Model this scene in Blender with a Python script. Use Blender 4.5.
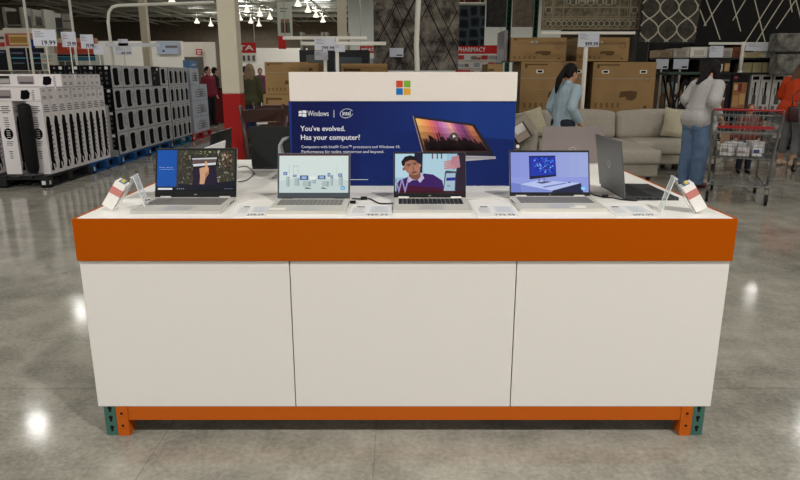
import bpy, bmesh, math, random
from mathutils import Vector, Matrix, Euler
PI = math.pi
D = bpy.data
C = bpy.context.scene.collection
for o in list(D.objects):
    D.objects.remove(o)
random.seed(4)

# ------------------------------------------------------------------ camera, world, lamps, exposure
CAM_H, FPX, PITCH = 1.44, 640.0, math.radians(14.5)
cam_d = D.cameras.new('camera'); cam = D.objects.new('camera', cam_d); C.objects.link(cam)
cam.location = (0, 0, CAM_H); cam.rotation_euler = (PI / 2 - PITCH, 0, 0)
cam_d.sensor_width = 36; cam_d.lens = FPX / 800 * 36; cam_d.clip_end = 300
bpy.context.scene.camera = cam
w = D.worlds.new('world'); bpy.context.scene.world = w; w.use_nodes = True
w.node_tree.nodes['Background'].inputs[0].default_value = (0.9, 0.95, 1, 1)
w.node_tree.nodes['Background'].inputs[1].default_value = 0.3
vs = bpy.context.scene.view_settings
vs.view_transform = 'Standard'; vs.look = 'None'; vs.gamma = 1; vs.use_curve_mapping = False
vs.exposure = 0.0
LAMP_W = 250.0
EM = 1.0          # brightness of the laptop screens


def ray(px, py):
    u = (px - 400) / FPX; v = (240 - py) / FPX
    c, s = math.cos(PITCH), math.sin(PITCH)
    return Vector((u, c + v * s, -s + v * c))


def P(px, py, Y):
    d = ray(px, py); return Vector((0, 0, CAM_H)) + d * (Y / d.y)


def G(px, py, z=0.0):
    d = ray(px, py); return Vector((0, 0, CAM_H)) + d * ((z - CAM_H) / d.z)


# ------------------------------------------------------------------ materials
def lin(c):
    out = []
    for x in c[:3]:
        x = x / 255.0
        out.append(x / 12.92 if x <= 0.04045 else ((x + 0.055) / 1.055) ** 2.4)
    return (*out, 1.0)


_m = {}


def M(name, col=(200, 200, 200), rough=0.6, metal=0.0, emit=0.0, alpha=1.0, trans=0.0, noise=0.0, nscale=20.0, bump=0.0, bscale=60.0, coat=0.0):
    key = (name, tuple(col), rough, metal, emit, alpha, trans, noise, nscale, bump)
    if key in _m: return _m[key]
    m = D.materials.new(name); m.use_nodes = True
    nt = m.node_tree; b = nt.nodes['Principled BSDF']
    c = lin(col)
    b.inputs['Base Color'].default_value = c
    b.inputs['Roughness'].default_value = rough
    b.inputs['Metallic'].default_value = metal
    b.inputs['Specular IOR Level'].default_value = (.03 if emit else .04 if name.startswith(('print', 'carton_black', 'carton_heater')) else .2 if rough >= .45 else .4)
    b.inputs['Transmission Weight'].default_value = trans
    b.inputs['Coat Weight'].default_value = coat
    b.inputs['Alpha'].default_value = alpha
    if emit:
        b.inputs['Base Color'].default_value = (0.01, 0.01, 0.01, 1)
        b.inputs['Emission Color'].default_value = c
        b.inputs['Emission Strength'].default_value = emit
    if noise or bump:
        tc = nt.nodes.new('ShaderNodeTexCoord')
    if noise:
        n = nt.nodes.new('ShaderNodeTexNoise'); n.inputs['Scale'].default_value = nscale; n.inputs['Detail'].default_value = 5
        nt.links.new(tc.outputs['Object'], n.inputs['Vector'])
        r = nt.nodes.new('ShaderNodeValToRGB')
        r.color_ramp.elements[0].position = 0.3; r.color_ramp.elements[1].position = 0.7
        r.color_ramp.elements[0].color = tuple(x * (1 - noise) for x in c[:3]) + (1,)
        r.color_ramp.elements[1].color = tuple(min(1, x * (1 + noise)) for x in c[:3]) + (1,)
        nt.links.new(n.outputs['Fac'], r.inputs['Fac']); nt.links.new(r.outputs['Color'], b.inputs['Base Color'])
    if bump:
        n2 = nt.nodes.new('ShaderNodeTexNoise'); n2.inputs['Scale'].default_value = bscale; n2.inputs['Detail'].default_value = 4
        nt.links.new(tc.outputs['Object'], n2.inputs['Vector'])
        bp = nt.nodes.new('ShaderNodeBump'); bp.inputs['Strength'].default_value = bump; bp.inputs['Distance'].default_value = 0.01
        nt.links.new(n2.outputs['Fac'], bp.inputs['Height']); nt.links.new(bp.outputs['Normal'], b.inputs['Normal'])
    _m[key] = m
    return m


def E(col, k=1.0):
    return M('lit_screen', col, 0.25, emit=EM * k)


# ------------------------------------------------------------------ mesh builder
class MB:
    def __init__(s):
        s.v = []; s.f = []; s.mi = []; s.sm = []; s.mats = []; s.T = Matrix.Identity(4)

    def slot(s, m):
        if m not in s.mats: s.mats.append(m)
        return s.mats.index(m)

    def add(s, vs_, fs, m, smooth=False):
        b = len(s.v); k = s.slot(m)
        s.v += [tuple(s.T @ Vector(p)) for p in vs_]
        for f in fs:
            s.f.append(tuple(b + i for i in f)); s.mi.append(k); s.sm.append(smooth)

    def poly(s, pts, m):
        s.add(pts, [tuple(range(len(pts)))], m)

    def box(s, x0, x1, y0, y1, z0, z1, m, R=None, top=None, front=None, side=None):
        p = [(x0, y0, z0), (x1, y0, z0), (x1, y1, z0), (x0, y1, z0), (x0, y0, z1), (x1, y0, z1), (x1, y1, z1), (x0, y1, z1)]
        if R is not None:
            c = Vector(((x0 + x1) / 2, (y0 + y1) / 2, (z0 + z1) / 2))
            p = [tuple(c + R @ (Vector(q) - c)) for q in p]
        b = len(s.v)
        s.v += [tuple(s.T @ Vector(q)) for q in p]
        for f, mm in (((3, 2, 1, 0), m), ((4, 5, 6, 7), top or m), ((0, 1, 5, 4), front or m), ((1, 2, 6, 5), side or m), ((2, 3, 7, 6), m), ((3, 0, 4, 7), side or m)):
            s.f.append(tuple(b + i for i in f)); s.mi.append(s.slot(mm)); s.sm.append(False)
        return s

    def cyl(s, p0, p1, r0, m, r1=None, n=12, caps=True, smooth=True):
        r1 = r0 if r1 is None else r1
        p0 = Vector(p0); p1 = Vector(p1); a = (p1 - p0).normalized()
        u = a.orthogonal().normalized(); w_ = a.cross(u)
        vs_ = []
        for p, r in ((p0, r0), (p1, r1)):
            for i in range(n):
                t = 2 * PI * i / n
                vs_.append(p + (u * math.cos(t) + w_ * math.sin(t)) * r)
        s.add(vs_, [(i, (i + 1) % n, n + (i + 1) % n, n + i) for i in range(n)], m, smooth)
        if caps:
            s.add(vs_[:n], [tuple(reversed(range(n)))], m); s.add(vs_[n:], [tuple(range(n))], m)
        return s

    def tube(s, pts, r, m, n=8, closed=False):
        pts = [Vector(p) for p in pts]; k = len(pts); vs_ = []; prev = None
        for i, p in enumerate(pts):
            a = pts[(i + 1) % k] if (closed or i < k - 1) else p
            b = pts[i - 1] if (closed or i > 0) else p
            d = (a - b).normalized()
            u = d.orthogonal().normalized() if prev is None else (prev - d * prev.dot(d)).normalized()
            prev = u; w_ = d.cross(u)
            rr = r[i] if isinstance(r, (list, tuple)) else r
            for j in range(n):
                t = 2 * PI * j / n
                vs_.append(p + (u * math.cos(t) + w_ * math.sin(t)) * rr)
        fs = []
        for i in range(k if closed else k - 1):
            for j in range(n):
                fs.append((i * n + j, i * n + (j + 1) % n, ((i + 1) % k) * n + (j + 1) % n, ((i + 1) % k) * n + j))
        if not closed:
            fs.append(tuple(reversed(range(n)))); fs.append(tuple((k - 1) * n + j for j in range(n)))
        s.add(vs_, fs, m, True)
        return s

    def ell(s, c, r, m, R=None, nu=16, nv=10):
        if not isinstance(r, (tuple, list)): r = (r, r, r)
        c = Vector(c); vs_ = []
        for j in range(1, nv):
            ph = PI * j / nv
            for i in range(nu):
                t = 2 * PI * i / nu
                q = Vector((r[0] * math.sin(ph) * math.cos(t), r[1] * math.sin(ph) * math.sin(t), r[2] * math.cos(ph)))
                vs_.append(c + (R @ q if R is not None else q))
        for z in (r[2], -r[2]):
            q = Vector((0, 0, z)); vs_.append(c + (R @ q if R is not None else q))
        a, b = len(vs_) - 2, len(vs_) - 1; fs = []
        for i in range(nu):
            fs.append((a, i, (i + 1) % nu))
            fs.append((b, (nv - 2) * nu + (i + 1) % nu, (nv - 2) * nu + i))
            for j in range(nv - 2):
                fs.append((j * nu + i, (j + 1) * nu + i, (j + 1) * nu + (i + 1) % nu, j * nu + (i + 1) % nu))
        s.add(vs_, fs, m, True)
        return s

    def cap(s, p0, r0, p1, r1, m=None):
        s.cyl(p0, p1, r0, m, r1, n=14); s.ell(p0, r0, m, nu=12, nv=8); s.ell(p1, r1, m, nu=12, nv=8)
        return s

    def prism(s, pts, d, m):
        """closed polygon pts (3D, planar) pushed along d"""
        n = len(pts); d = Vector(d); a = [Vector(p) for p in pts]; b = [p + d for p in a]
        s.add(a + b, [tuple(reversed(range(n))), tuple(range(n, 2 * n))] + [(i, (i + 1) % n, n + (i + 1) % n, n + i) for i in range(n)], m)
        return s

    def lathe(s, prof, m, c=(0, 0, 0), n=20):
        vs_ = [(c[0] + r * math.cos(2 * PI * i / n), c[1] + r * math.sin(2 * PI * i / n), c[2] + z) for r, z in prof for i in range(n)]
        fs = [(j * n + i, j * n + (i + 1) % n, (j + 1) * n + (i + 1) % n, (j + 1) * n + i) for j in range(len(prof) - 1) for i in range(n)]
        s.add(vs_, fs, m, True)
        return s

    def text(s, txt, o, ux, uy, size, m, width=None, align='LEFT', bold=0.0, shear=0.0, thick=0.0):
        """lettering in plane (ux,uy) with baseline start o, cap height = size"""
        cu = D.curves.new('t', 'FONT'); cu.body = txt; cu.size = 1.0; cu.offset = bold; cu.resolution_u = 2; cu.shear = shear
        ob = D.objects.new('t', cu); C.objects.link(ob)
        bpy.context.view_layer.update()
        me = D.meshes.new_from_object(ob.evaluated_get(bpy.context.evaluated_depsgraph_get()))
        D.objects.remove(ob); D.curves.remove(cu)
        if len(me.vertices):
            xs = [v.co.x for v in me.vertices]; x0, x1 = min(xs), max(xs)
            k = size / 0.69
            kx = width / (x1 - x0) if width else k
            off = {'LEFT': x0, 'CENTER': (x0 + x1) / 2, 'RIGHT': x1}[align]
            o = Vector(o); ux = Vector(ux).normalized(); uy = Vector(uy).normalized()
            s.add([o + ux * ((v.co.x - off) * kx) + uy * (v.co.y * k) for v in me.vertices], [tuple(p.vertices) for p in me.polygons], m)
        D.meshes.remove(me)
        return s

    def mesh(s, name):
        me = D.meshes.new(name); me.from_pydata(s.v, [], s.f)
        for m in s.mats: me.materials.append(m)
        me.polygons.foreach_set('material_index', s.mi); me.polygons.foreach_set('use_smooth', s.sm)
        me.update()
        return me

    def build(s, name, parent=None, bevel=0.0, seg=2, loc=None, rz=0.0, subsurf=0, label=None):
        me = s.mesh(name)
        o = D.objects.new(name, me); C.objects.link(o)
        if parent is not None: o.parent = parent
        if loc is not None: o.location = loc
        if rz: o.rotation_euler.z = rz
        if bevel:
            md = o.modifiers.new('b', 'BEVEL'); md.width = bevel; md.segments = seg; md.limit_method = 'ANGLE'
            if seg > 2:
                for p in me.polygons: p.use_smooth = True
        if subsurf:
            md = o.modifiers.new('s', 'SUBSURF'); md.levels = subsurf; md.render_levels = subsurf
        if label: o['label'] = label
        return o

    def blob(s, name, voxel, parent=None, smooth=3, paint=None, thick=0.0):
        """one continuous skin around everything added"""
        me = s.mesh(name); o = D.objects.new(name, me); C.objects.link(o)
        md = o.modifiers.new('r', 'REMESH'); md.mode = 'VOXEL'; md.voxel_size = voxel; md.use_smooth_shade = True
        if smooth:
            sm = o.modifiers.new('s', 'SMOOTH'); sm.factor = 0.5; sm.iterations = smooth
        bpy.context.view_layer.update()
        new = D.meshes.new_from_object(o.evaluated_get(bpy.context.evaluated_depsgraph_get()))
        o.modifiers.clear(); o.data = new; new.name = name
        new.materials.clear()
        for m in s.mats: new.materials.append(m)
        for p in new.polygons: p.use_smooth = True; p.material_index = paint(p.center) if paint else 0
        if parent is not None: o.parent = parent
        return o


def tag(o, label, cat, group=None, kind=None):
    o['label'] = label; o['category'] = cat
    if group: o['group'] = group
    if kind: o['kind'] = kind
    return o


def thing(name, label, cat, loc=(0, 0, 0), rz=0.0, group=None):
    o = D.objects.new(name, None); C.objects.link(o); o.empty_display_size = 0.1
    o.location = loc; o.rotation_euler = (0, 0, rz)
    return tag(o, label, cat, group)


def dup(root, loc, rz=0.0, label=None, group=None, scale=None):
    r = root.copy(); C.objects.link(r); r.location = loc; r.rotation_euler = (0, 0, rz)
    if scale: r.scale = scale
    if label: r['label'] = label
    if group: r['group'] = group
    for ch in list(root.children):
        c = ch.copy(); C.objects.link(c); c.parent = r
        for g in ch.children:
            e = g.copy(); C.objects.link(e); e.parent = c
    return r


def struct(o):
    o['kind'] = 'structure'; return o


ORD = ['first', 'second', 'third', 'fourth', 'fifth', 'sixth', 'seventh', 'eighth', 'ninth', 'tenth', 'eleventh', 'twelfth', 'thirteenth', 'fourteenth', 'fifteenth', 'sixteenth', 'seventeenth']

# ------------------------------------------------------------------ shell of the warehouse
CEIL = 8.0


def floor_material():
    m = D.materials.new('polished_concrete'); m.use_nodes = True; nt = m.node_tree; N = nt.nodes; L = nt.links
    b = N['Principled BSDF']; tc = N.new('ShaderNodeTexCoord')

    def noise(scale, detail=6, rough=0.6):
        n = N.new('ShaderNodeTexNoise'); n.inputs['Scale'].default_value = scale; n.inputs['Detail'].default_value = detail
        n.inputs['Roughness'].default_value = rough; L.new(tc.outputs['Object'], n.inputs['Vector']); return n.outputs['Fac']

    def math_(op, a, b_=None, c_=None):
        n = N.new('ShaderNodeMath'); n.operation = op
        for i, x in enumerate((a, b_, c_)):
            if x is None: continue
            if isinstance(x, (int, float)): n.inputs[i].default_value = x
            else: L.new(x, n.inputs[i])
        return n.outputs[0]
    big, mid, fine = noise(0.7), noise(4.0, 8, 0.65), noise(45.0, 6, 0.7)
    f = math_('ADD', math_('MULTIPLY', big, 0.34), math_('ADD', math_('MULTIPLY', mid, 0.36), math_('MULTIPLY', fine, 0.30)))
    r = N.new('ShaderNodeValToRGB'); L.new(f, r.inputs['Fac'])
    e = r.color_ramp.elements
    e[0].position = 0.38; e[0].color = lin((112, 109, 99)); e[1].position = 0.62; e[1].color = lin((172, 168, 155))
    # saw-cut joints and small stains
    sep = N.new('ShaderNodeSeparateXYZ'); L.new(tc.outputs['Object'], sep.inputs[0])
    warp = math_('MULTIPLY', math_('SUBTRACT', noise(9.0), 0.5), 0.006)
    xs = math_('ADD', sep.outputs[0], warp); ys = math_('ADD', sep.outputs[1], warp)
    line = None
    for src, p0, wd in ((xs, -0.97, .0030), (xs, -0.10, .0022), (xs, 4.9, .006), (xs, -5.6, .006), (xs, 10.8, .008), (ys, 2.76, .004), (ys, -1.5, .004), (ys, 7.4, .006), (ys, 13.0, .008)):
        g = math_('COMPARE', src, p0, wd)
        line = g if line is None else math_('MAXIMUM', line, g)
    st = N.new('ShaderNodeTexVoronoi'); st.inputs['Scale'].default_value = 1.7; st.inputs['Randomness'].default_value = 1.0
    L.new(tc.outputs['Object'], st.inputs['Vector'])
    spot = math_('LESS_THAN', math_('ADD', st.outputs['Distance'], math_('MULTIPLY', fine, 0.05)), 0.065)
    dark = math_('ADD', math_('MULTIPLY', line, 0.28), math_('MULTIPLY', spot, 0.35))
    mx = N.new('ShaderNodeMix'); mx.data_type = 'RGBA'; L.new(dark, mx.inputs['Factor'])
    L.new(r.outputs['Color'], mx.inputs[6]); mx.inputs[7].default_value = lin((40, 38, 34)); L.new(mx.outputs[2], b.inputs['Base Color'])
    L.new(math_('ADD', math_('MULTIPLY', math_('ADD', mid, fine), 0.09), 0.015), b.inputs['Roughness'])
    b.inputs['Specular IOR Level'].default_value = 0.32
    bp = N.new('ShaderNodeBump'); bp.inputs['Strength'].default_value = 0.02; bp.inputs['Distance'].default_value = 0.02
    L.new(math_('ADD', big, math_('MULTIPLY', fine, 0.05)), bp.inputs['Height']); L.new(bp.outputs['Normal'], b.inputs['Normal'])
    return m


X0, X1, Y0, Y1 = -34, 30, -14, 78
b = MB(); b.box(X0, X1, Y0, Y1, -0.2, 0, floor_material()); struct(b.build('floor'))


def deck_material():
    m = D.materials.new('roof_deck'); m.use_nodes = True; nt = m.node_tree; N = nt.nodes; L = nt.links
    bs = N['Principled BSDF']; tc = N.new('ShaderNodeTexCoord'); wv = N.new('ShaderNodeTexWave')
    wv.inputs['Scale'].default_value = 1.2; L.new(tc.outputs['Object'], wv.inputs['Vector'])
    r = N.new('ShaderNodeValToRGB'); L.new(wv.outputs['Fac'], r.inputs['Fac'])
    r.color_ramp.elements[0].color = lin((96, 96, 88)); r.color_ramp.elements[1].color = lin((140, 140, 130))
    L.new(r.outputs['Color'], bs.inputs['Base Color']); bs.inputs['Roughness'].default_value = 0.7
    return m


b = MB(); b.box(X0, X1, Y0, Y1, CEIL, CEIL + .2, deck_material()); struct(b.build('ceiling'))
brown = M('brown_wall', (88, 78, 66), .8, noise=.12, nscale=2)
white_w = M('white_wall', (222, 219, 210), .8, noise=.03, nscale=1)
grey_w = M('grey_wall', (150, 152, 148), .8, noise=.05, nscale=1)
for nm, bx in (('wall_far', (X0, X1, Y1, Y1 + .3, 0, CEIL)), ('wall_near', (X0, X1, Y0 - .3, Y0, 0, CEIL)), ('wall_left', (X0 - .3, X0, Y0, Y1, 0, CEIL)), ('wall_right', (X1, X1 + .3, Y0, Y1, 0, CEIL))):
    b = MB(); b.box(*bx, {'wall_far': brown, 'wall_left': brown, 'wall_near': white_w, 'wall_right': white_w}[nm]); struct(b.build(nm))

# open web roof joists across the hall, girders along it
steel = M('joist_paint', (176, 176, 166), .6)
steel_d = M('joist_paint', (160, 160, 150), .6)
k = 0
for y in [9, 13, 17, 21, 25, 29, 33, 37, 41, 46, 51, 57, 63, 69, 75]:
    k += 1; b = MB()
    zt, zb = CEIL - .08, CEIL - .85
    b.box(X0, X1, y - .07, y + .07, zt - .06, zt, steel_d); b.box(X0, X1, y - .07, y + .07, zb, zb + .09, steel)
    x = X0; up = False
    while x < X1:
        b.cyl((x, y, zt if up else zb + .05), (x + .9, y, zb + .05 if up else zt), .022, steel_d, n=5, caps=False); x += .9; up = not up
    struct(b.build('trim_%d' % k))
for x in (-28, -21, -14, -7, 0, 7, 14, 21):
    k += 1; b = MB(); b.box(x - .08, x + .08, 6, Y1, CEIL - .95, CEIL - .86, steel_d)
    b.cyl((x + 2.4, 6, CEIL - 1.1), (x + 2.4, Y1, CEIL - 1.1), .04, M('sprinkler_pipe', (150, 145, 132), .5), n=8)
    struct(b.build('trim_%d' % k))

for x in range(-32, 28, 4):
    k += 1; b = MB(); b.box(x - .05, x + .05, 34, Y1, CEIL - .62, CEIL - .52, steel); struct(b.build('trim_%d' % k))
for y in (55, 59, 61, 65, 67, 71, 73):
    k += 1; b = MB(); b.box(X0, X1, y - .05, y + .05, CEIL - .55, CEIL - .45, steel); struct(b.build('trim_%d' % k))

# pale wall blocks at the far end and at the side
off_w = M('office_wall', (236, 233, 224), .8)
b = MB(); b.box(P(95, 40, 34).x, P(181, 40, 34).x, 34, 34.3, 0, P(120, 41, 34).z, off_w)

struct(b.build('wall_office'))
b = MB(); b.box(P(160, 40, 42).x, P(214, 45, 42).x, 42, 42.3, 0, P(200, 42, 42).z, M('office_wall', (225, 218, 206), .8))
b.box(P(183, 57, 42).x, P(203, 57, 42).x, 41.9, 42.0, 0, P(190, 57, 42).z, M('dark_opening', (96, 90, 82), .8))
struct(b.build('wall_office_far'))
b = MB(); b.box(P(224, 48, 40).x, P(307, 48, 40).x, 40, 40.3, 0, P(260, 48, 40).z, off_w); struct(b.build('wall_lane'))
b = MB(); b.box(P(348, 10, 44).x, P(560, 48, 44).x, 44, 44.3, 0, CEIL, M('pale_grey_wall', (206, 208, 202), .8)); struct(b.build('wall_pharmacy'))
b = MB(); b.box(P(640, 10, 17).x, X1, 17, 17.3, 0, 4.2, M('dark_backing_wall', (48, 46, 43), .8)); struct(b.build('wall_rugs'))

# ------------------------------------------------------------------ high bay lamps
shell_m = M('lamp_shell', (255, 248, 230), .35, emit=1.1); lens_m = M('lamp_lens', (255, 250, 236), .4, emit=4)


def make_lamp(loc, label):
    t = thing('high_bay_lamp', label, 'ceiling lamp', loc, 0, 'high bay lamps'); sc_ = .72
    bb = MB(); bb.lathe([(.02, .52), (.09, .5), (.1, .4), (.15, .28), (.24, .12), (.29, .02), (.30, 0), (.28, .01), (.23, .12), (.12, .3), (.0, .32)], shell_m); bb.build('lamp_shade', t)
    bb = MB(); bb.lathe([(0, .03), (.1, .02), (.25, .01), (.265, .02)], lens_m); bb.build('lens', t)
    bb = MB(); bb.cyl((0, 0, .5), (0, 0, CEIL - .003 - loc[2]), .012, steel, n=6); bb.build('stem', t)
    return t


lightd = D.lights.new('lamp_light', 'AREA'); lightd.shape = 'DISK'; lightd.size = .36; lightd.energy = LAMP_W; lightd.color = (1.0, .975, .94)
proto = None; n = 0
LZ = 6.6
rows = [(-9, (-24, -15, -6, 3, 12, 21), 1.05), (-1.5, (-24, -15, -6, 3, 12, 21), 1.7), (6, (-24, -14, -4.5, 4.5, 14, 24), .36),
        (13.5, (-26, -17, 0, 9.8, 18, 26), .42), (13.6, (-8.6,), .10), (21.1, (-11.2,), .07), (21, (-28, -20, -2.5, 6, 24), .45), (23.7, (13.7,), .08), (29, (-25, -13, -4, 5, 12.5, 25), .7),
        (37, (-25, -16, -5, 4, 12, 24), .8), (45, (8, 20), 1), (53, (8, 20), 1), (61, (8, 20), 1), (69, (8, 20), 1)]
lds = {}
upd = D.lights.new('lamp_uplight', 'AREA'); upd.shape = 'DISK'; upd.size = .7; upd.energy = LAMP_W * .2; upd.color = lightd.color
for ri, (y, xs_, pw_) in enumerate(rows):
    if pw_ not in lds:
        lds[pw_] = lightd.copy(); lds[pw_].energy = LAMP_W * pw_
    for ci, x in enumerate(xs_):
        loc = (x, y, LZ); lab = 'white high bay lamp, %s lamp across in the %s lamp row down the hall' % (ORD[ci], ORD[ri])
        if proto is None: proto = make_lamp(loc, lab)
        else: dup(proto, loc, 0, lab)
        lo = D.objects.new('lamp_light', lds[pw_]); C.objects.link(lo); lo.location = (x, y, LZ - .02)
        if y > 10:
            lo = D.objects.new('lamp_uplight', upd); C.objects.link(lo); lo.location = (x, y, LZ + .56); lo.rotation_euler = (PI, 0, 0)
# a tighter run of lamps over the far lanes
for i, (px, py, Y) in enumerate([(247, 12, 50), (240, 20, 60), (251, 23, 58), (260, 16, 54), (270, 19, 62), (259, 26, 66), (298, 6, 46), (308, 12, 50), (316, 17, 56), (323, 22, 62), (360, 5, 44), (365, 12, 52), (368, 17, 60), (371, 22, 67), (172, 3, 47), (197, 23, 66), (211, 26, 70)]):
    d_ = ray(px, py); p = d_ * ((LZ - CAM_H) / d_.z)
    lo = D.objects.new('lamp_light', lds[.8]); C.objects.link(lo); lo.location = (p.x, p.y, LZ - .02)
    lo = D.objects.new('lamp_uplight', upd); C.objects.link(lo); lo.location = (p.x, p.y, LZ + .56); lo.rotation_euler = (PI, 0, 0)
    dup(proto, (p.x, p.y, LZ), 0, 'small white high bay lamp far off over the checkout lanes, %s of that cluster' % ORD[i], 'lamps over the far lanes')

sky_m = M('skylight', (235, 242, 245), .4, emit=5)
for i, (x0, x1, y0, y1) in enumerate([(-16.5, -14.5, 62, 67), (-8.6, -6.4, 56, 62), (-12, -10.4, 40, 45)]):
    b = MB(); b.box(x0, x1, y0, y1, CEIL - .03, CEIL - .005, sky_m); struct(b.build('window_%d' % (i + 1)))

# ------------------------------------------------------------------ the display desk
TX0, TX1, TY0, TY1, TZ = -1.232, 1.268, 2.342, 4.06, .919
orange = M('print_orange_laminate', (168, 76, 0), .5)
orange_p = M('print_orange_paint', (180, 88, 26), .5)
green_p = M('green_paint', (62, 100, 90), .45)
white_l = M('white_laminate', (220, 216, 211), .45)
white_t = M('white_worktop', (240, 237, 230), .35)
dark = M('dark_gap', (20, 19, 18), .7)
desk = thing('display_desk', 'long white and orange laptop display desk standing on orange rack feet', 'display desk', ((TX0 + TX1) / 2, TY0, 0))
hw = (TX1 - TX0) / 2; dp = TY1 - TY0
b = MB(); b.box(-hw + .021, hw - .021, .021, dp - .021, TZ - .03, TZ, white_t); b.box(-hw + .021, hw - .021, .0015, .021, TZ - .002, TZ, white_t); b.build('desk_top', desk, label='white desk top')
b = MB(); z0 = TZ - .168; z1 = TZ - .0025
b.box(-hw, hw, 0, .02, z0, z1, orange); b.box(-hw, hw, dp - .02, dp, z0, z1, orange)
b.box(-hw, -hw + .02, .02, dp - .02, z0, z1, orange); b.box(hw - .02, hw, .02, dp - .02, z0, z1, orange)
b.build('apron', desk, bevel=.0012, label='orange apron band')
zb_ = .132
for x0, x1 in ((-hw + .004, -.444), (-.440, .428), (.432, hw - .004)):
    b = MB(); b.box(x0, x1, .01, .028, zb_, z0 - .002, white_l); b.build('front_panel', desk, bevel=.0015, label='white front panel')
for sx in (-1, 1):
    b = MB(); x = sx * (hw - .021); b.box(x - .008, x + .008, .03, dp - .03, zb_, z0 - .002, white_l); b.build('side_panel', desk, bevel=.001)
b = MB(); b.box(-hw + .012, hw - .012, dp - .028, dp - .01, zb_, z0 - .002, white_l); b.build('back_panel', desk)
b = MB(); b.box(-hw + .03, hw - .03, .03, dp - .03, .135, .15, dark); b.build('bottom_board', desk)
for y in (.012, dp - .07):
    b = MB(); b.box(-hw + .085, hw - .085, y, y + .05, .070, .131, orange_p)
    for sx in (-1, 1):
        xa = sx * (hw - .074); b.box(min(xa, xa - sx * .046), max(xa, xa - sx * .046), y - .004, y + .055, .0, .131, orange_p)
        for zz in (.045, .10):
            b.box(xa - sx * .022 - .005, xa - sx * .022 + .005, y - .0045, y - .004, zz - .004, zz + .006, dark)
            b.box(xa - sx * .022 - .012, xa - sx * .022 + .012, y - .006, y - .004, zz - .009, zz - .006, orange_p)
    b.build('rack_beam', desk, label='orange steel rack beam with bracket feet')
    for sx in (-1, 1):
        xa = sx * (hw - .074); b = MB(); xl, xr = sorted((xa + sx * .001, xa + sx * .050))
        b.box(xl, xr, y, y + .055, 0, .131, green_p)
        xm = (xl + xr) / 2
        for zz in (.03, .075, .118):
            b.ell((xm, y, zz + .006), (.009, .0012, .009), dark, nu=10, nv=6); b.box(xm - .0045, xm + .0045, y - .001, y, zz - .012, zz + .004, dark)
        b.build('upright', desk, label='green perforated rack upright')
for sx in (-1, 1):
    b = MB(); xa = sx * (hw - .07); b.box(xa - .012, xa + .012, .1, dp - .1, .03, .07, green_p); b.build('side_brace', desk)

# ------------------------------------------------------------------ the sign on the desk
SY = 3.055
sx0, sx1 = P(290.3, 150, SY).x, P(514.2, 150, SY).x
hx0, hx1 = P(289, 85, SY).x, P(517.3, 85, SY).x
zt_, zm_ = P(400, 72, SY).z, P(400, 101.5, SY).z
sign = thing('display_sign', 'blue and white computer display sign standing in the middle of the desk', 'sign', ((sx0 + sx1) / 2, SY, TZ))
cx = (sx0 + sx1) / 2


def S(px, py, off=0.0):
    p = P(px, py, SY); return Vector((p.x - cx, -off, p.z - TZ))


navy = M('sign_blue', (18, 50, 124), .5); navy_d = M('sign_blue', (7, 18, 76), .5); navy_m = M('sign_blue', (11, 32, 98), .5)
sw = M('sign_white', (222, 214, 206), .4); ink = M('white_ink', (225, 228, 235), .5)
b = MB(); b.box(hx0 - cx, hx1 - cx, 0, .04, zm_ - TZ + .001, zt_ - TZ, sw); b.build('header_panel', sign, bevel=.002, label='white header panel')
b = MB()
for i, (c, (x, y)) in enumerate(zip([(196, 62, 30), (118, 168, 50), (0, 104, 178), (214, 158, 30)], [(0, 0), (1, 0), (0, 1), (1, 1)])):
    a0 = S(396.2 + x * 7.6, 80.6 + y * 7.6, .001); a1 = S(396.2 + x * 7.6 + 6.6, 80.6 + y * 7.6 + 6.6, .001)
    b.box(a0.x, a1.x, -.0012, 0, a1.z, a0.z, M('emblem', c, .4))
b.build('window_emblem', sign, label='four coloured squares emblem')
b = MB(); b.box(sx0 - cx, sx1 - cx, .006, .03, 0, zm_ - TZ, navy)
for i in range(30):
    xa_ = 291.5 + i * 6; xb_ = xa_ + 6; t_ = i / 29; cc_ = tuple(int(a_ + (b2_ - a_) * t_) for a_, b2_ in zip((7, 16, 72), (20, 52, 126)))
    b.poly([S(xa_ if i else 291, 102, -.0055), S(xb_, 102, -.0055), S(xb_, 187, -.0055), S(xa_ if i else 292.6, 187, -.0055)], M('sign_blue', cc_, .5))
b.poly([S(360, 128, -.005), S(513.6, 140, -.005), S(513, 187, -.005), S(360, 187, -.005)], M('sign_blue', (12, 34, 98), .5))
b.build('poster_panel', sign, label='blue poster panel')
b = MB(); b.box(sx0 - cx - .02, sx1 - cx + .02, .03, .14, 0, .008, sw); b.box(sx0 - cx, sx1 - cx, .03, .04, 0, .3, sw); b.build('base', sign)
ux, uz = (1, 0, 0), (0, 0, 1); pz = FPX / 2.96


def T(bb, txt, px0, px1, py_base, cap_px, m=ink, off=.001, bold=0.0, align='LEFT'):
    a = S(px0, py_base, off); c_ = S(px1, py_base, off); h = S(px0, py_base - cap_px, off).z - a.z
    bb.text(txt, a, ux, uz, h, m, width=c_.x - a.x, bold=bold)


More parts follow.
